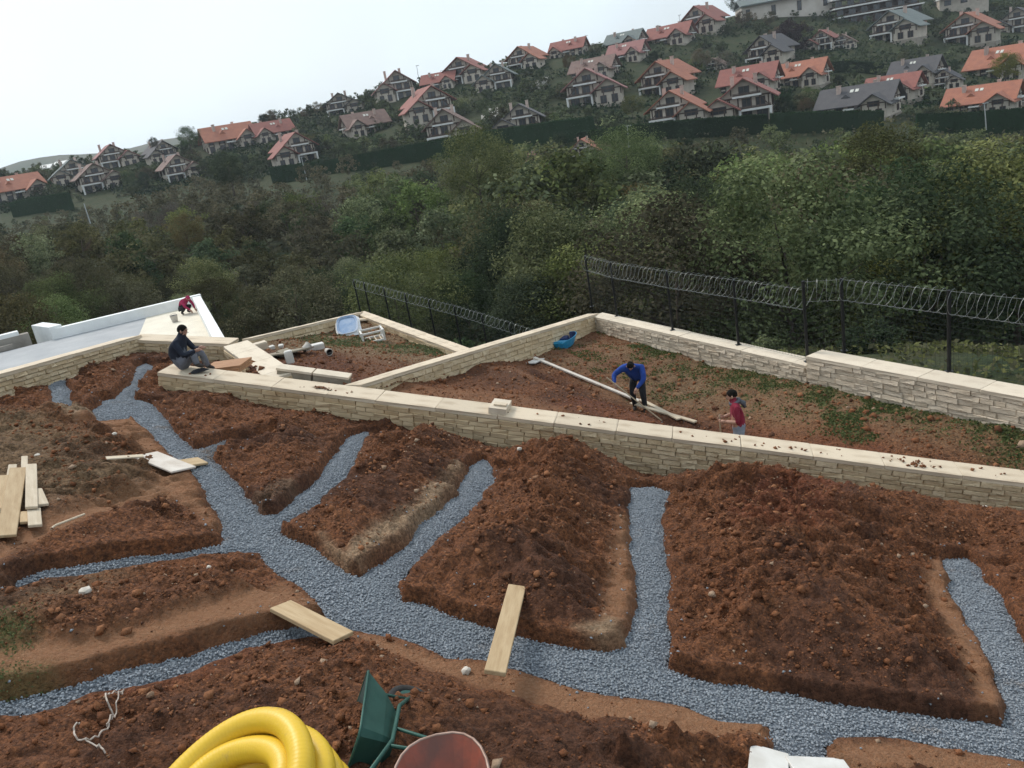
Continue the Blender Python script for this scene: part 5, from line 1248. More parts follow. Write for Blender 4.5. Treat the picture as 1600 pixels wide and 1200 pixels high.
J['anL'] = ((.40, .34, -.10), .06); J['toL'] = ((.50, .40, -.18), .04); J['knL'] = ((.40, .2, .30), .095)
J['knR'] = ((.38, -.10, .38), .095); J['anR'] = ((.42, -.10, .07), .06); J['toR'] = ((.55, -.11, .03), .04)
wd3 = (wB-wA).normalized(); seat = wA+wd3*.36
figure('man in navy jacket and grey trousers sitting on the long wall', seat+Vector((0, .05, .0)), math.atan2(wd3.y, wd3.x)+.12, J, LIMB_E, zones_for(M_navy, M_greyp), 1.0, M_hair, [((.47, .10, .38), (.9, -.3, .1), (0, 0, -1), .6), ((.46, -.08, .37), (.9, .3, .1), (0, 0, -1), .6)])
MB().box((0, 0, .03), (.26, .12, .06)).add([(-.1, -.05, .06), (.12, -.05, .06), (.08, .05, .1), (-.1, .05, .09)], [(0, 1, 2, 3)])
# --- the stooping man in the blue jacket, working with a rake (faces the camera's left front)
J = {'pelvis': ((0, 0, .86), (.15, .15)), 'waist': ((.10, 0, 1.02), (.16, .18)), 'chest': ((.27, 0, 1.22), (.17, .21)), 'neck': ((.40, 0, 1.31), .062), 'head': ((.50, 0, 1.33), (.085, .093)), 'crown': ((.545, 0, 1.395), .064), 'nose': ((.565, 0, 1.25), .022),
     'shL': ((.32, .23, 1.25), .09), 'elL': ((.40, .46, 1.10), .07), 'wrL': ((.58, .42, .94), .04), 'shR': ((.32, -.22, 1.24), .09), 'elR': ((.48, -.28, .98), .07), 'wrR': ((.62, -.10, .80), .04),
     'hiL': ((0, .10, .84), .115), 'knL': ((.08, .13, .46), .08), 'anL': ((-.04, .14, .09), .055), 'toL': ((.13, .16, .04), .04), 'hiR': ((0, -.10, .84), .115), 'knR': ((.16, -.14, .46), .08), 'anR': ((.10, -.15, .09), .055), 'toR': ((.27, -.16, .04), .04)}
J = {k: ((v[0][0], -v[0][1], v[0][2]), v[1]) for k, v in J.items()}
bp = P(1001, 639, 20.6); bp.z = lz(bp.x, bp.y)-.02; brz = math.radians(-112)
figure('stooping man in a bright blue jacket and dark trousers raking in the lower plot', bp, brz, J, LIMB_E, zones_for(M_blue, M_darkp), 1.0, M_hair, [((.58, -.42, .94), (.6, .4, -.5), (-.2, 0, -1), .8), ((.62, .10, .80), (.6, -.2, -.5), (-.2, 0, -1), .8)])
Rb = Matrix.Rotation(brz, 3, 'Z')
M_handle = mat_simple('ash_handle', (.42, .33, .22), (.34, .26, .17), 12, .6, .1); M_steel = mat_simple('worn_steel', (.16, .15, .14), (.24, .22, .2), 12, .5, .1, metal=.7)
rk = empty('rake', bp, brz, 'long handled rake held by the stooping man in blue', 'rake')
h0, h1 = Vector((.56, -.60, 1.10)), Vector((.98, .72, .08)); MB().tube([h0, h1], .016, 6).build('handle', M_handle, rk)
hd = MB(); dd = (h1-h0).normalized(); sdx = dd.cross(Vector((0, 0, 1))).normalized(); hd.bar(h1-sdx*.2, h1+sdx*.2, .03, .03); hb = hd.build('rake_head', M_steel, rk)
for k in range(7):
    q = h1+sdx*(-.18+.06*k); MB().bar(q, q+Vector((dd.x*.03, dd.y*.03, -.09)), .012, .012).build('tine', M_steel, hb)
# --- the man in the red shirt behind the long wall, turned to the left
J = {'pelvis': ((0, 0, .94), (.17, .18)), 'waist': ((0, 0, 1.12), (.16, .19)), 'chest': ((.03, 0, 1.34), (.165, .215)), 'neck': ((.05, 0, 1.50), .058), 'head': ((.085, 0, 1.61), (.082, .092)), 'crown': ((.085, 0, 1.685), .062), 'nose': ((.185, 0, 1.585), .022),
     'shL': ((.03, .20, 1.41), .072), 'elL': ((.02, .25, 1.13), .052), 'wrL': ((.25, .16, 1.14), .034), 'shR': ((.03, -.20, 1.41), .072), 'elR': ((.03, -.25, 1.14), .052), 'wrR': ((.26, -.14, 1.12), .034),
     'hiL': ((0, .10, .90), .115), 'knL': ((.03, .12, .49), .078), 'anL': ((-.01, .13, .09), .052), 'toL': ((.16, .15, .04), .04), 'hiR': ((0, -.10, .90), .115), 'knR': ((.04, -.12, .49), .078), 'anR': ((0, -.13, .09), .052), 'toR': ((.17, -.15, .04), .04)}
rp_ = P(1154, 667, 16.3); rp_.z = rp_.z-.94; rrz = math.radians(168)
RED = figure('standing man in a dark red shirt behind the long wall', rp_, rrz, J, LIMB_E, zones_for(M_redtop, M_jeans, True), 1.0, M_hair, [((.25, .16, 1.14), (.9, -.2, .1), (0, -1, 0), .8), ((.26, -.14, 1.12), (.9, .2, .1), (0, 1, 0), .8)])
st_ = rp_+Matrix.Rotation(rrz, 3, 'Z') @ Vector((.36, -.02, 0)); sh = empty('shovel', st_, rrz, 'shovel held upright by the man in the red shirt', 'shovel')
MB().tube([(0, 0, .32), (-.02, 0, 1.22)], .016, 6).build('handle', M_handle, sh)
V = [(-.02, -.11, .32), (-.02, .11, .32), (.03, .11, .12), (.05, 0, 0), (.03, -.11, .12), (-.03, 0, .22)]; mobj('blade', V+[(a-.012, b_, c) for a, b_, c in V], [(0, 5, 1), (1, 5, 2), (2, 5, 3), (3, 5, 4), (4, 5, 0), (7, 11, 6), (8, 11, 7), (9, 11, 8), (10, 11, 9), (6, 11, 10), (0, 1, 7, 6), (1, 2, 8, 7), (2, 3, 9, 8), (3, 4, 10, 9), (4, 0, 6, 10)], M_steel, sh)
hood = MB().tube([Vector((.03+math.cos(a)*.085, math.sin(a)*.10, 1.475-.035*math.cos(a))) for a in [2*math.pi*i/16 for i in range(16)]], .034, 8, closed=True).build('hood', M_hood, RED, True)
MB().tube([(-.04, 0, 1.49), (-.13, 0, 1.43), (-.15, 0, 1.33)], [.04, .055, .025], 8).build('hood_back', M_hood, RED, True)
# --- the crouching man in crimson on the white terrace
J = {'pelvis': ((0, 0, .30), (.16, .16)), 'waist': ((.10, 0, .46), (.15, .17)), 'chest': ((.26, 0, .62), (.16, .19)), 'neck': ((.40, 0, .68), .06), 'head': ((.50, 0, .68), (.085, .09)), 'crown': ((.55, 0, .74), .065), 'nose': ((.56, 0, .60), .022),
     'shL': ((.31, .20, .62), .08), 'elL': ((.42, .26, .38), .06), 'wrL': ((.56, .16, .18), .038), 'shR': ((.31, -.20, .62), .08), 'elR': ((.44, -.26, .38), .06), 'wrR': ((.60, -.14, .18), .038),
     'hiL': ((.02, .11, .28), .115), 'knL': ((.36, .19, .34), .08), 'anL': ((.10, .17, .09), .055), 'toL': ((.24, .19, .04), .04), 'hiR': ((.02, -.11, .28), .115), 'knR': ((.36, -.19, .32), .08), 'anR': ((.08, -.17, .09), .055), 'toR': ((.22, -.19, .04), .04)}
kp = PH(287, 491, tz0+.004)
figure('crouching man in a crimson jacket in the corner of the white terrace', kp, math.radians(-25), J, LIMB_E, zones_for(M_redtop2, M_darkp), 1.0, M_redtop2, [((.56, .16, .18), (.5, 0, -.8), (-1, 0, 0), .6), ((.60, -.14, .18), (.5, 0, -.8), (-1, 0, 0), .6)])

# ================================================================== BOARDS AND BITS ON THE GARDEN
def wood(name, a, b2): return mat_simple(name, a, b2, 3.0, .75, .25, .004, stretch=(1, 9, 9), lo=.3, hi=.7, rand=.1)
M_plank = wood('pine_board', (.50, .37, .22), (.38, .26, .14)); M_plank_old = wood('weathered_board', (.58, .49, .37), (.46, .37, .26)); M_board_w = mat_simple('dusty_white_board', (.66, .60, .53), (.52, .45, .38), 3, .8, .1, .004); M_foam = mat_simple('white_foam_board', (.68, .66, .62), (.54, .51, .46), 3, .8, .1, .004)
M_orange = wood('orange_formwork', (.42, .23, .12), (.32, .16, .08))
def plank(quad, label, mat, t=.045, lift=0.02, name='plank', cat='plank', zf=hz, pf=PG, wide=None):
    """quad: the four corners, two at one end then two at the other, going round"""
    gard = pf is PG; off = .1
    for _ in range(3):
        a, b_, c, d_ = [(PG(x, y, off) if gard else pf(x, y)) for x, y in quad]
        e0, e1 = (a+b_)/2, (c+d_)/2; w = ((a-b_).length+(c-d_).length)/2; u_ = (e1-e0)
        if not gard: break
        hs = sorted(zf(e0.x+u_.x*k/8, e0.y+u_.y*k/8)-gz(e0.x+u_.x*k/8, e0.y+u_.y*k/8) for k in range(9)); off = min(max(hs[-2], 0), .3)+lift
    if gard: e0.z, e1.z = gz(e0.x, e0.y)+off, gz(e1.x, e1.y)+off
    else:
        e0.z, e1.z = zf(e0.x, e0.y)+lift, zf(e1.x, e1.y)+lift
        need = max(zf(e0.x+u_.x*k/9, e0.y+u_.y*k/9)-(e0.z*(1-k/9)+e1.z*k/9) for k in range(10)); need = min(max(need, 0), .1); e0.z += need; e1.z += need
    if wide: w = wide
    mid_ = (e0+e1)/2; r = empty(name, mid_, 0, label, cat); dx_ = (e1-e0); L = dx_.length; dx_.normalize(); sd_ = Vector((-dx_.y, dx_.x, 0)).normalized()
    if gard: q_ = Vector((GB, GC, 1)).normalized(); sd_ = q_.cross(dx_).normalized()
    up_ = dx_.cross(sd_); up_ = up_ if up_.z > 0 else -up_
    bm = bmesh.new(); bmesh.ops.create_cube(bm, size=1.0)
    for v in bm.verts: v.co = Vector((v.co.x*L, v.co.y*w, v.co.z*t))
    bmesh.ops.bevel(bm, geom=bm.edges[:], offset=min(.006, t*.2), segments=1, affect='EDGES')
    me = bpy.data.meshes.new('board'); bm.to_mesh(me); bm.free(); me.materials.append(mat)
    o = bpy.data.objects.new('board', me); link(o, r); o.matrix_local = Matrix.Translation(up_*t/2) @ Matrix((dx_, sd_, up_)).transposed().to_4x4(); return r
plank([(427, 962), (450, 944), (548, 995), (527, 1013)], 'pine plank bridging the lower left trench beside the main trench', M_plank)
plank([(795, 923), (821, 922), (790, 1058), (757, 1060)], 'pine plank lying across the main trench in the middle', M_plank)
plank([(225, 714), (250, 744), (291, 735), (262, 707)], 'square dusty white board at the edge of the upper trench', M_board_w, .03, name='square_board', cat='board')
plank([(318, 716), (316, 727), (272, 733), (270, 724)], 'short wooden batten sticking out from under the square white board', M_plank, .035, name='batten', cat='batten')
plank([(170, 727), (170, 731), (228, 727), (228, 723)], 'thin pale lath left of the square white board', M_plank_old, .02, name='lath', cat='lath')
plank([(1173, 1172), (1230, 1178), (1228, 1216), (1170, 1216)], 'white foam board, left one of the two at the bottom edge', M_foam, .04, name='foam_board', cat='board')
plank([(1234, 1190), (1234, 1214), (1325, 1218), (1326, 1194)], 'white foam board, right one of the two at the bottom edge', M_foam, .04, name='foam_board', cat='board')
LP = [([(22, 738), (35, 729), (19, 837), (-1, 843)], 'longest plank of the pile at the left edge', .05), ([(40, 729), (58, 728), (58, 794), (41, 798)], 'broad upright lying plank in the middle of the left pile', .09), ([(45, 800), (61, 796), (64, 821), (46, 828)], 'short pale board end at the front of the left pile', .04),
      ([(32, 804), (43, 802), (45, 816), (34, 823)], 'small square board end at the front of the left pile', .03), ([(52, 770), (62, 765), (75, 790), (60, 794)], 'tapered board end at the right of the left pile', .04), ([(16, 728), (24, 730), (11, 802), (4, 798)], 'narrow slat left of the longest plank', .03),
      ([(-2, 742), (10, 750), (-4, 802), (-16, 796)], 'plank cut by the left edge of the picture', .04), ([(34, 716), (43, 716), (42, 768), (33, 766)], 'thin board under the broad plank of the left pile', .03)]
for i, (q, lb, lf) in enumerate(LP): plank(q, lb, M_plank_old if i % 3 else M_plank, .035, lf)
def cordage(name, pts, r, mat, label, cat, pf=PG, zf=hz, up=.01):
    W = []
    for x, y in pts:
        p = pf(x, y); W.append(Vector((p.x, p.y, zf(p.x, p.y)+up)))
    S = []
    for i in range(len(W)-1):
        for k in range(5):
            t = k/5; p0, p1, p2, p3 = W[max(i-1, 0)], W[i], W[i+1], W[min(i+2, len(W)-1)]
            q = .5*((2*p1)+(p2-p0)*t+(2*p0-5*p1+4*p2-p3)*t*t+(3*p1-p0-3*p2+p3)*t**3); q.z = (zf(q.x, q.y)+up) if name != 'stick' else q.z+.02; S.append(q)
    S.append(W[-1]); o0 = S[0].copy(); rt = MB().tube([p-o0 for p in S], r, 6).build(name, mat); rt.location = o0; tag(rt, label, cat, kind='thing'); return rt
M_cord = mat_simple('pale_cord', (.50, .42, .36), (.40, .34, .28), 20, .8, 0)
cordage('cord', [(196, 1084), (183, 1092), (174, 1104), (176, 1118), (181, 1130), (176, 1150), (160, 1168), (140, 1178), (128, 1175), (126, 1164), (134, 1154)], .007, M_cord, 'pale cord curled on the bare soil at the lower left', 'cord')
cordage('cord', [(194, 1088), (190, 1108), (184, 1128), (178, 1146), (172, 1150)], .006, M_cord, 'second strand of pale cord hanging beside the curled one', 'cord')
cordage('cord', [(142, 1178), (156, 1186), (166, 1196), (176, 1206)], .006, M_cord, 'tail of pale cord running off the bottom edge', 'cord')
cordage('stick', [(142, 832), (92, 860)], .014, M_plank_old, 'thin pale stick on the packed path at the left', 'stick')
rs_ = random.Random(5)
M_pale_rock = mat_simple('pale_rock', (.60, .55, .48), (.46, .41, .34), 6, .9, .4, .01)
def rock(x, y, r, label, pf=PG, zf=hz, mat=None):
    p = pf(x, y); bm = bmesh.new(); bmesh.ops.create_icosphere(bm, subdivisions=2, radius=r)
    for v in bm.verts: v.co = v.co*rs_.uniform(.82, 1.15); v.co.z *= .7
    me = bpy.data.meshes.new('rock'); bm.to_mesh(me); bm.free(); me.materials.append(mat or M_pale_rock)
    o = bpy.data.objects.new('rock', me); link(o); o.location = (p.x, p.y, zf(p.x, p.y)+r*.3); tag(o, label, 'rock', kind='thing')
for (x, y, r, lb) in [(817, 733, .045, 'small pale stone high on the mound below the wall'), (730, 1056, .05, 'small cream stone on the packed path right of the wheelbarrow'), (328, 892, .03, 'tiny cream stone on the dark mound left of the main trench'), (61, 720, .05, 'white stone beside the pile of planks'), (150, 969, .06, 'grey stone on the dark mound at the left'), (188, 705, .04, 'white chip on the mound above the plank pile'), (1538, 844, .04, 'white stone at the foot of the long wall on the right')]: rock(x, y, r, lb)

# ================================================================== YELLOW PIPE COIL
m, nt, b = new_mat('yellow_pipe'); b.inputs['Roughness'].default_value = .42; b.inputs['Specular IOR Level'].default_value = .35
c = mixc(nt, noise_fac(nt, 2.0, .3, .7), (.72, .47, .035), (.66, .41, .03)); c = mixc(nt, noise_fac(nt, 5, .60, .74, 6, .7), c, (.42, .27, .10)); nt.links.new(c, b.inputs['Base Color']); bump(nt, b, noise_fac(nt, 30, .3, .7), .15, .004); M_yel = m
M_yel_in = M_yel
cc = PG(424, 1330); cc.z = gz(cc.x, cc.y)
coil = empty('pipe_coil', cc, 0, 'coil of thick yellow drainage pipe at the bottom edge', 'pipe coil')
def coil_ring(R, z, r, tilt, a0, sq=.92):
    pts, rr = [], []; n_ = 330
    for i in range(n_):
        a = 2*math.pi*i/n_+a0; w = .012*math.sin(3*a+a0*5); pts.append(Vector((math.cos(a)*(R+w), math.sin(a)*(R+w)*sq, z+tilt*math.sin(a+.6)+.014*math.sin(2*a+a0*3)))); rr.append(r*(1-.016*(i % 3 == 0)))
    return MB().tube(pts, rr, 14, closed=True)
RT = Matrix.Rotation(math.radians(-14), 4, 'Y') @ Matrix.Rotation(math.radians(10), 4, 'X')
for k, (R, z, tl) in enumerate([(.60, .10, .0), (.62, .27, .01), (.60, .44, .015), (.57, .60, .02), (.41, .55, .03), (.43, .38, .0), (.40, .22, .0)]):
    o = coil_ring(R, z, .088, tl, k*.7).build('pipe_winding', M_yel, coil, True); o.matrix_local = RT
# ================================================================== WHEELBARROWS
M_wb_in = mat_simple('worn_grey_green_tray', (.15, .185, .175), (.085, .125, .115), 4, .55, .2, .006, metal=.25, lo=.3, hi=.7); M_wb_gr = mat_simple('dark_green_paint', (.022, .075, .058), (.035, .10, .08), 6, .5, .1, metal=.2); M_tyre = mat_simple('tyre_rubber', (.02, .02, .02), (.035, .033, .03), 9, .85, .2)
M_rust = mat_simple('rusty_red_tray', (.30, .085, .055), (.15, .07, .055), 4.5, .6, .3, .006, metal=.2, lo=.35, hi=.65); M_rim = mat_simple('bare_steel_rim', (.34, .24, .20), (.26, .17, .13), 8, .5, 0, metal=.4)
def tray(prof, mat_in, mat_out, mat_rim, parent, thick=.012):
    """prof: list of rings (list of points), bottom ring first"""
    V, Fc = [], []; n = len(prof[0])
    for ring in prof: V += ring
    for i in range(len(prof)-1):
        for k in range(n): Fc.append((i*n+k, i*n+(k+1) % n, (i+1)*n+(k+1) % n, (i+1)*n+k))
    Fc.append(tuple(reversed(range(n))))
    m0 = len(V); c = sum((Vector(p) for p in V), Vector())/len(V)
    outer = mobj('tray_shell', V, [tuple(f) for f in Fc], mat_out, parent)
    Vi = [Vector(p)+(c-Vector(p)).normalized()*thick+Vector((0, 0, thick*.5)) for p in V]
    mobj('tray_lining', Vi, [tuple(reversed(f)) for f in Fc], mat_in, parent)
    MB().tube([Vector(p) for p in prof[-1]], .011, 6, closed=True).build('rim', mat_rim, parent, True)
def wheelbarrow(loc, M, label, min_, mout, mrim, mframe, rounded=False, s=1.0):
    r = empty('wheelbarrow', loc, 0, label, 'wheelbarrow'); r.rotation_euler = M.to_euler(); r.scale = (s, s, s)
    def ring(x0, x1, w, z, n=6):
        if not rounded: 
            P4 = [(x0, -w, z), (x1, -w*.82, z), (x1, w*.82, z), (x0, w, z)]; out = []
            for i in range(4):
                a, b_ = Vector(P4[i]), Vector(P4[(i+1) % 4])
                out += [a.lerp(b_, .06), a.lerp(b_, .5), a.lerp(b_, .94)]
            return out
        out = []
        for i in range(24):
            a = 2*math.pi*i/24; ex = 2/2.6; cx, sx = math.cos(a), math.sin(a)
            out.append(Vector(((x0+x1)/2+(x1-x0)/2*abs(cx)**ex*(1 if cx > 0 else -1), w*abs(sx)**ex*(1 if sx > 0 else -1), z)))
        return out
    tray([ring(-.22, .24, .17, .34), ring(-.30, .36, .24, .44), ring(-.40, .52, .32, .62)], min_, mout, mrim, r)
    for sd_ in (-1, 1):
        MB().tube([(.62, sd_*.05, .20), (.20, sd_*.20, .33), (-.30, sd_*.24, .37), (-.95, sd_*.29, .58)], .017, 7).build('handle', mframe, r, True)
        MB().tube([(-.95, sd_*.29, .58), (-1.08, sd_*.30, .63)], .022, 7).build('grip', M_yel, r, True)
        MB().tube([(-.12, sd_*.22, .36), (-.20, sd_*.25, .02), (-.34, sd_*.25, .02), (-.38, sd_*.25, .38)], .014, 6).build('leg', mframe, r, True)
        MB().tube([(.50, sd_*.09, .24), (.46, sd_*.10, .50)], .012, 6).build('brace', mframe, r, True)
    wc = Vector((.62, 0, .20)); wh = empty('wheel', wc); wh.parent = r
    for k in list(wh.keys()): del wh[k]
    MB().tube([Vector((math.cos(a)*.15, 0, math.sin(a)*.15)) for a in [2*math.pi*i/24 for i in range(24)]], .045, 8, closed=True).build('tyre', M_tyre, wh, True)
    mb = MB(); mb.tube([(0, -.03, 0), (0, .03, 0)], .11, 16); mb.build('rim_disc', mframe, wh)
    MB().tube([(0, -.09, 0), (0, .09, 0)], .014, 6).build('axle', M_steel, wh)
    return r
# green one tipped up on its nose, handles to the right
g0 = PG(684, 1214)
Mg = Matrix.Rotation(math.radians(-62), 3, 'Y') @ Matrix.Rotation(math.radians(96), 3, 'Z')
wheelbarrow(g0+Vector((0, 0, .22)), Mg, 'dark green wheelbarrow tipped over beside the yellow pipe coil', M_wb_in, M_wb_gr, M_wb_gr, M_wb_gr)
r0_ = PG(722, 1345)
Mr_ = Matrix.Rotation(math.radians(95), 3, 'Z') @ Matrix.Rotation(math.radians(-6), 3, 'Y')
wheelbarrow(r0_+Vector((0, -.12, .1)), Mr_, 'rusty red wheelbarrow with a rounded tray at the bottom edge', M_rust, M_rust, M_rim, M_wb_gr, True)

# ================================================================== THINGS ON THE PLOTS
def PL_(x, y):                       # on the lower plot
    r = ray(x, y); t = 15.0
    for _ in range(40):
        q = r*t; d_ = (CAM_Z+q.z)-lz(q.x, q.y); t += d_*1.2
    q = r*t; return Vector((q.x, q.y, CAM_Z+q.z))
def PM_(x, y):
    r = ray(x, y); t = 22.0
    for _ in range(40):
        q = r*t; d_ = (CAM_Z+q.z)-mz(q.x, q.y); t += d_*1.2
    q = r*t; return Vector((q.x, q.y, CAM_Z+q.z))
plank([(833, 561), (837, 567), (1000, 634), (1002, 628)], 'long pale batten lying in the lower plot up to the stooping man', M_board_w, .05, .02, 'batten', 'batten', lz, PL_, wide=.1)
plank([(985, 632), (988, 638), (1086, 670), (1090, 664)], 'pale batten in the lower plot between the two diggers', M_plank_old, .04, .02, 'batten', 'batten', lz, PL_, wide=.1)
plank([(1000, 628), (1003, 633), (1060, 664), (1064, 660)], 'short batten crossing the pale one near the digger\'s feet', M_plank_old, .04, .06, 'batten', 'batten', lz, PL_, wide=.1)
plank([(826, 566), (832, 571), (846, 566), (842, 561)], 'small white board end at the far end of the long batten', M_foam, .04, .02, 'board_end', 'board', lz, PL_)
# blue plastic tub lying by the far corner
M_bplast = mat_simple('sky_blue_plastic', (.03, .30, .52), (.02, .22, .42), 5, .4, .1); M_bdark = mat_simple('navy_plastic', (.012, .03, .10), (.02, .04, .13), 5, .5, .1)
tb = PL_(883, 541); th = empty('plastic_tub', tb, math.radians(58), 'sky blue plastic tub with dark contents near the far corner of the lower plot', 'tub')
def oval(rx, ry, z, n=18): return [Vector((math.cos(2*math.pi*i/n)*rx, math.sin(2*math.pi*i/n)*ry, z)) for i in range(n)]
th.scale = (1.15, 1.0, .72)
tray([oval(.40, .2, 0), oval(.50, .26, .2), oval(.56, .30, .38)], M_bdark, M_bplast, M_bplast, th)
mb = MB(); mb.box((-.30, 0, .34), (.36, .44, .07), Matrix.Rotation(.25, 3, 'Y')); mb.build('flap', M_bplast, th)
mb = MB(); mb.box((.05, .02, .3), (.3, .2, .16), Matrix.Rotation(.3, 3, 'Z')); mb.build('bundle', M_bdark, th)
# mixing trough, crate and planks on the middle plot
M_wtr = mat_simple('blue_water_sheet', (.16, .26, .42), (.28, .36, .48), 2.5, .3, .2, .02); M_wplast = mat_simple('white_plastic', (.72, .72, .72), (.6, .6, .6), 4, .5, .1)
tp = PM_(546, 522); tr_ = empty('mixing_trough', tp+Vector((0, 0, .22)), math.radians(8), 'white rimmed mixing trough lined with a blue sheet on the middle plot', 'trough')
def rrect(a, b_, z, n=20):
    o = []
    for i in range(n):
        t = 2*math.pi*i/n; c_, s_ = math.cos(t), math.sin(t); o.append(Vector((a*abs(c_)**.55*(1 if c_ > 0 else -1), b_*abs(s_)**.55*(1 if s_ > 0 else -1), z)))
    return o
tray([rrect(.48, .66, .0), rrect(.56, .78, .16), rrect(.68, .92, .22)], M_wtr, M_wplast, M_wplast, tr_)
mobj('sheet', rrect(.54, .74, .15), [tuple(range(20))], M_wtr, tr_)
V_, F_ = [], []
for i, (a, b_) in enumerate(zip(rrect(.58, .8, .2), rrect(.82, 1.1, .03))): V_ += [a, b_+Vector((rs_.uniform(-.08, .08), rs_.uniform(-.08, .08), rs_.uniform(-.02, .06)))]
F_ = [(2*i, 2*i+1, (2*i+3) % 40, (2*i+2) % 40) for i in range(20)]; mobj('sheet_edge', V_, F_, M_wplast, tr_)
tr_.rotation_euler = (math.radians(26), 0, math.radians(6)); tr_.scale = (.5, .5, .6)
plank([(523, 503), (526, 507), (572, 504), (570, 500)], 'pale plank lying behind the mixing trough', M_plank_old, .06, .05, 'plank', 'plank', mz, PM_)
cp_ = PM_(583, 531); cr8 = empty('open_crate', cp_, math.radians(14), 'pale wooden open crate frame beside the mixing trough', 'crate')
for z in (.03, .42):
    for (a, b_) in (((-.42, -.4), (.42, -.4)), ((.42, -.4), (.42, .4)), ((.42, .4), (-.42, .4)), ((-.42, .4), (-.42, -.4))):
        MB().bar((a[0], a[1], z), (b_[0], b_[1], z), .07, .07).build('rail', M_foam, cr8)
for (x, y) in ((-.42, -.4), (.42, -.4), (.42, .4), (-.42, .4)): MB().box((x, y, .23), (.08, .08, .5)).build('corner_post', M_foam, cr8)
cr8.scale = (.78, .78, .7)
for k in range(4): MB().bar((-.30+.2*k, -.38, .05), (-.30+.2*k, .38, .05), .05, .03).build('slat', M_plank_old, cr8)
def bucket(loc, r, h, mat, label, rx=0, rz=0, inner=None, name='bucket', cat='bucket'):
    b_ = empty(name, loc, rz, label, cat); b_.rotation_euler = (rx, 0, rz)
    tray([oval(r*.78, r*.78, 0, 14), oval(r*.9, r*.9, h*.5, 14), oval(r, r, h, 14)], inner or mat, mat, mat, b_, .008)
    MB().tube([Vector((math.cos(t)*r, 0, h+math.sin(t)*r*.5)) for t in [math.pi*i/10 for i in range(11)]], .006, 5).build('handle', M_steel, b_); return b_
M_dirtyw = mat_simple('dirty_white_plastic', (.50, .46, .41), (.36, .32, .27), 6, .6, .1)
bucket(PM_(512, 553)+Vector((0, 0, .09)), .085, .18, M_dirtyw, 'white bucket lying on its side at the right of the rubble', math.radians(96), .5, M_darkp)
bucket(PM_(476, 552)+Vector((0, 0, .09)), .10, .18, M_dirtyw, 'white bucket tipped over at the left of the rubble', math.radians(70), 2.4, M_greyp)
bucket(PH(274, 503, tz0+.004), .15, .28, M_dirtyw, 'grey bucket standing on the white terrace', 0, .3, M_greyp)
def slabthing(x, y, size, rz, label, mat, name='block', cat='block', tilt=0.0, pf=PM_, dz=0.0):
    p = pf(x, y); r = empty(name, p+Vector((0, 0, size[2]/2+dz)), rz, label, cat)
    bm = bmesh.new(); bmesh.ops.create_cube(bm, size=1.0)
    for v in bm.verts: v.co = Vector((v.co.x*size[0], v.co.y*size[1], v.co.z*size[2]))*rs_.uniform(.94, 1.04)
    bmesh.ops.bevel(bm, geom=bm.edges[:], offset=min(size)*.12, segments=2, affect='EDGES')
    me = bpy.data.meshes.new('block_body'); bm.to_mesh(me); bm.free(); me.materials.append(mat); o = bpy.data.objects.new('block_body', me); link(o, r); o.rotation_euler = (tilt, 0, 0); return r
slabthing(493, 547, (.5, .2, .16), .3, 'cream offcut of stone with a dark hollow among the rubble', M_foam, 'stone_offcut', 'stone', .1)
slabthing(455, 571, (.18, .16, .3), .2, 'upright white block beside the block wall', M_foam, 'white_block', 'block', .05, PM_, .05)
slabthing(407, 547, (.4, .24, .2), .5, 'white cut stone against the wide flat topped wall', M_coping_w, 'cut_stone', 'stone', .05)
slabthing(445, 556, (.3, .2, .14), .7, 'grey lump of mortar in the rubble', M_block, 'mortar_lump', 'stone', .2)
slabthing(425, 546, (.16, .12, .1), .7, 'small white stone on the red bank, left one', M_foam, 'white_stone', 'stone', .2); slabthing(440, 544, (.13, .12, .1), .2, 'small white stone on the red bank, right one', M_foam, 'white_stone', 'stone', .2)
plank([(420, 560), (424, 564), (470, 552), (467, 548)], 'grey weathered board in the rubble of the middle plot', M_block, .04, .05, 'board', 'board', mz, PM_)
# orange boards stacked in the pocket beside the seated man
ob = L3.lerp(wA, .45)+Vector((-.2, .75, 0)); oz = wA.z-.12
bs = P(348, 566, 17.7)
for k in range(3):
    r = empty('formwork_board', bs+Vector((.03*k, .02*k, -.16+.045*k)), math.radians(-14+2*k), 'orange formwork board, %s of the stack of three beside the seated man' % ['lowest', 'middle', 'topmost'][k], 'board')
    MB().box((0, 0, 0), (1.0-.06*k, .6, .04)).build('board', M_orange, r)
# small cap block on the long wall and dirt on the coping
def on_main(x): 
    t = (x-258)/1342; zz = (1/17.2)*(1-t)+(1/14.3)*t; return P(x, 575+170*t, 1/zz)
q = on_main(782); r = empty('cap_block', q+Vector((0, .02, .05)), math.atan2(wd3.y, wd3.x), 'small raised cap block on top of the long wall', 'block'); r.rotation_euler = (0, math.asin(-wd3.z), math.atan2(wd3.y, wd3.x))
MB().box((0, 0, .02), (.34, .5, .12)).build('block_body', M_coping_w, r); MB().box((.02, -.06, .09), (.24, .14, .05)).build('mortar_lip', M_coping, r)
pts_ = []; 
for (x, s, n_) in ((1425, .35, 40), (1150, 1.5, 14), (900, 2, 10), (1540, .8, 8), (1300, 1.2, 10), (320, .4, 6)):
    for _ in range(n_):
        c_ = on_main(x)+wd3*rs_.gauss(0, s*.5); pts_.append((c_.x+wn.x*rs_.uniform(-.2, .2), c_.y+wn.y*rs_.uniform(-.2, .2), c_.z+.012))
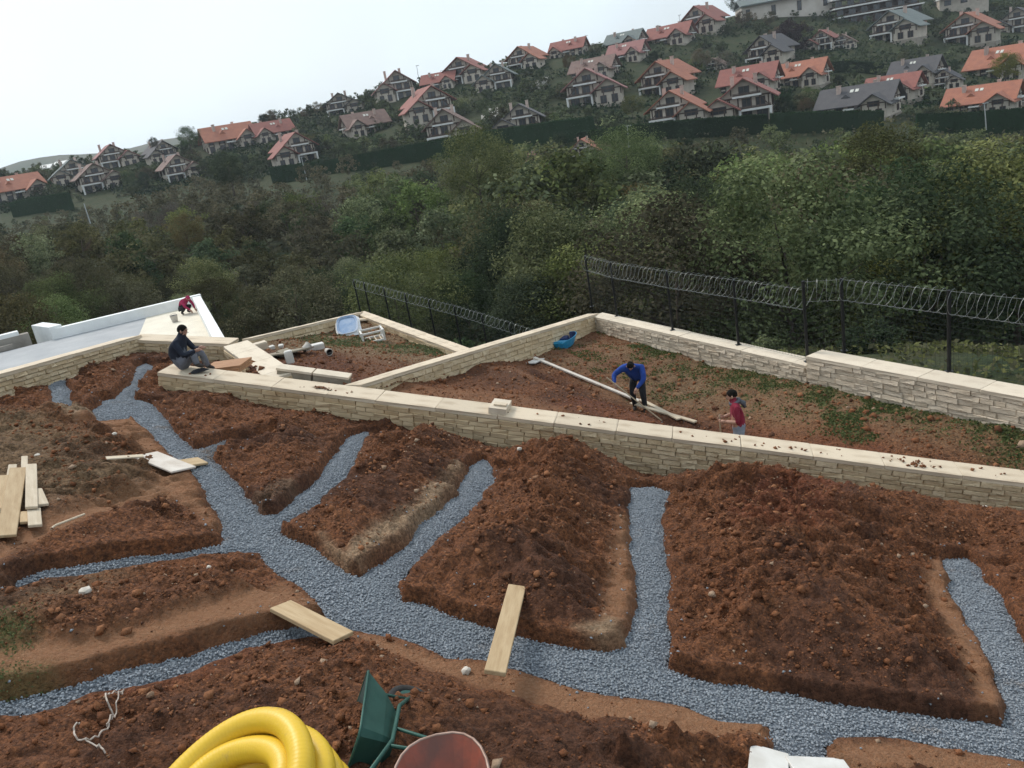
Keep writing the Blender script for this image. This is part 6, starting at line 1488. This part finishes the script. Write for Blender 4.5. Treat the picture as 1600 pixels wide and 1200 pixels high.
tag(stones('coping_dirt', np.array(pts_), np.random.RandomState(2).uniform(.012, .045, len(pts_)), M_clod, .7, 9), 'crumbs of soil lying on the coping of the long wall', 'soil', kind='stuff')
q = on_main(313); sh2 = empty('dropped_cloth', q+Vector((0, -.05, .03)), .3, 'dark crumpled cloth on the coping beside the seated man', 'cloth')
V = [(math.cos(a)*.2*(1+.2*math.sin(3*a)), math.sin(a)*.08, .0) for a in [2*math.pi*i/12 for i in range(12)]]+[(math.cos(a)*.12, math.sin(a)*.05, .05+.015*math.sin(5*a)) for a in [2*math.pi*i/12 for i in range(12)]]
mobj('cloth', V, [(i, (i+1) % 12, (i+1) % 12+12, i+12) for i in range(12)]+[tuple(range(12, 24))], M_darkp, sh2, True)
# rocks by the distant fence
for i, (x, y, Z) in enumerate([(745, 533, 34), (762, 528, 34), (735, 542, 33), (752, 541, 32.5), (780, 530, 33)]):
    p = P(x, y, Z); bm = bmesh.new(); bmesh.ops.create_icosphere(bm, subdivisions=2, radius=rs_.uniform(.15, .3))
    for v in bm.verts: v.co *= rs_.uniform(.8, 1.2); v.co.z *= .6
    me = bpy.data.meshes.new('rock'); bm.to_mesh(me); bm.free(); me.materials.append(M_pale_rock); o = bpy.data.objects.new('rock', me); link(o); o.location = (p.x, p.y, tz(p.x, p.y)+.1)
    tag(o, 'pale rock on the bank below the distant fence', 'rock', 'pale rocks below the distant fence', 'thing')
# ================================================================== HAZE
HZ = True
if HZ:
    mh = bpy.data.materials.new('haze_air'); mh.use_nodes = True; nt = mh.node_tree; nt.nodes.clear()
    o_ = nt.nodes.new('ShaderNodeOutputMaterial'); pv = nt.nodes.new('ShaderNodeVolumePrincipled'); pv.inputs['Color'].default_value = (.86, .93, 1, 1); pv.inputs['Density'].default_value = .00018; pv.inputs['Anisotropy'].default_value = .2
    nt.links.new(pv.outputs[0], o_.inputs['Volume'])
    hb = MB().box((0, 350, 10), (3100, 2600, 130)).build('haze', mh); tag(hb, 'thin pale haze over the valley', 'haze', kind='stuff')
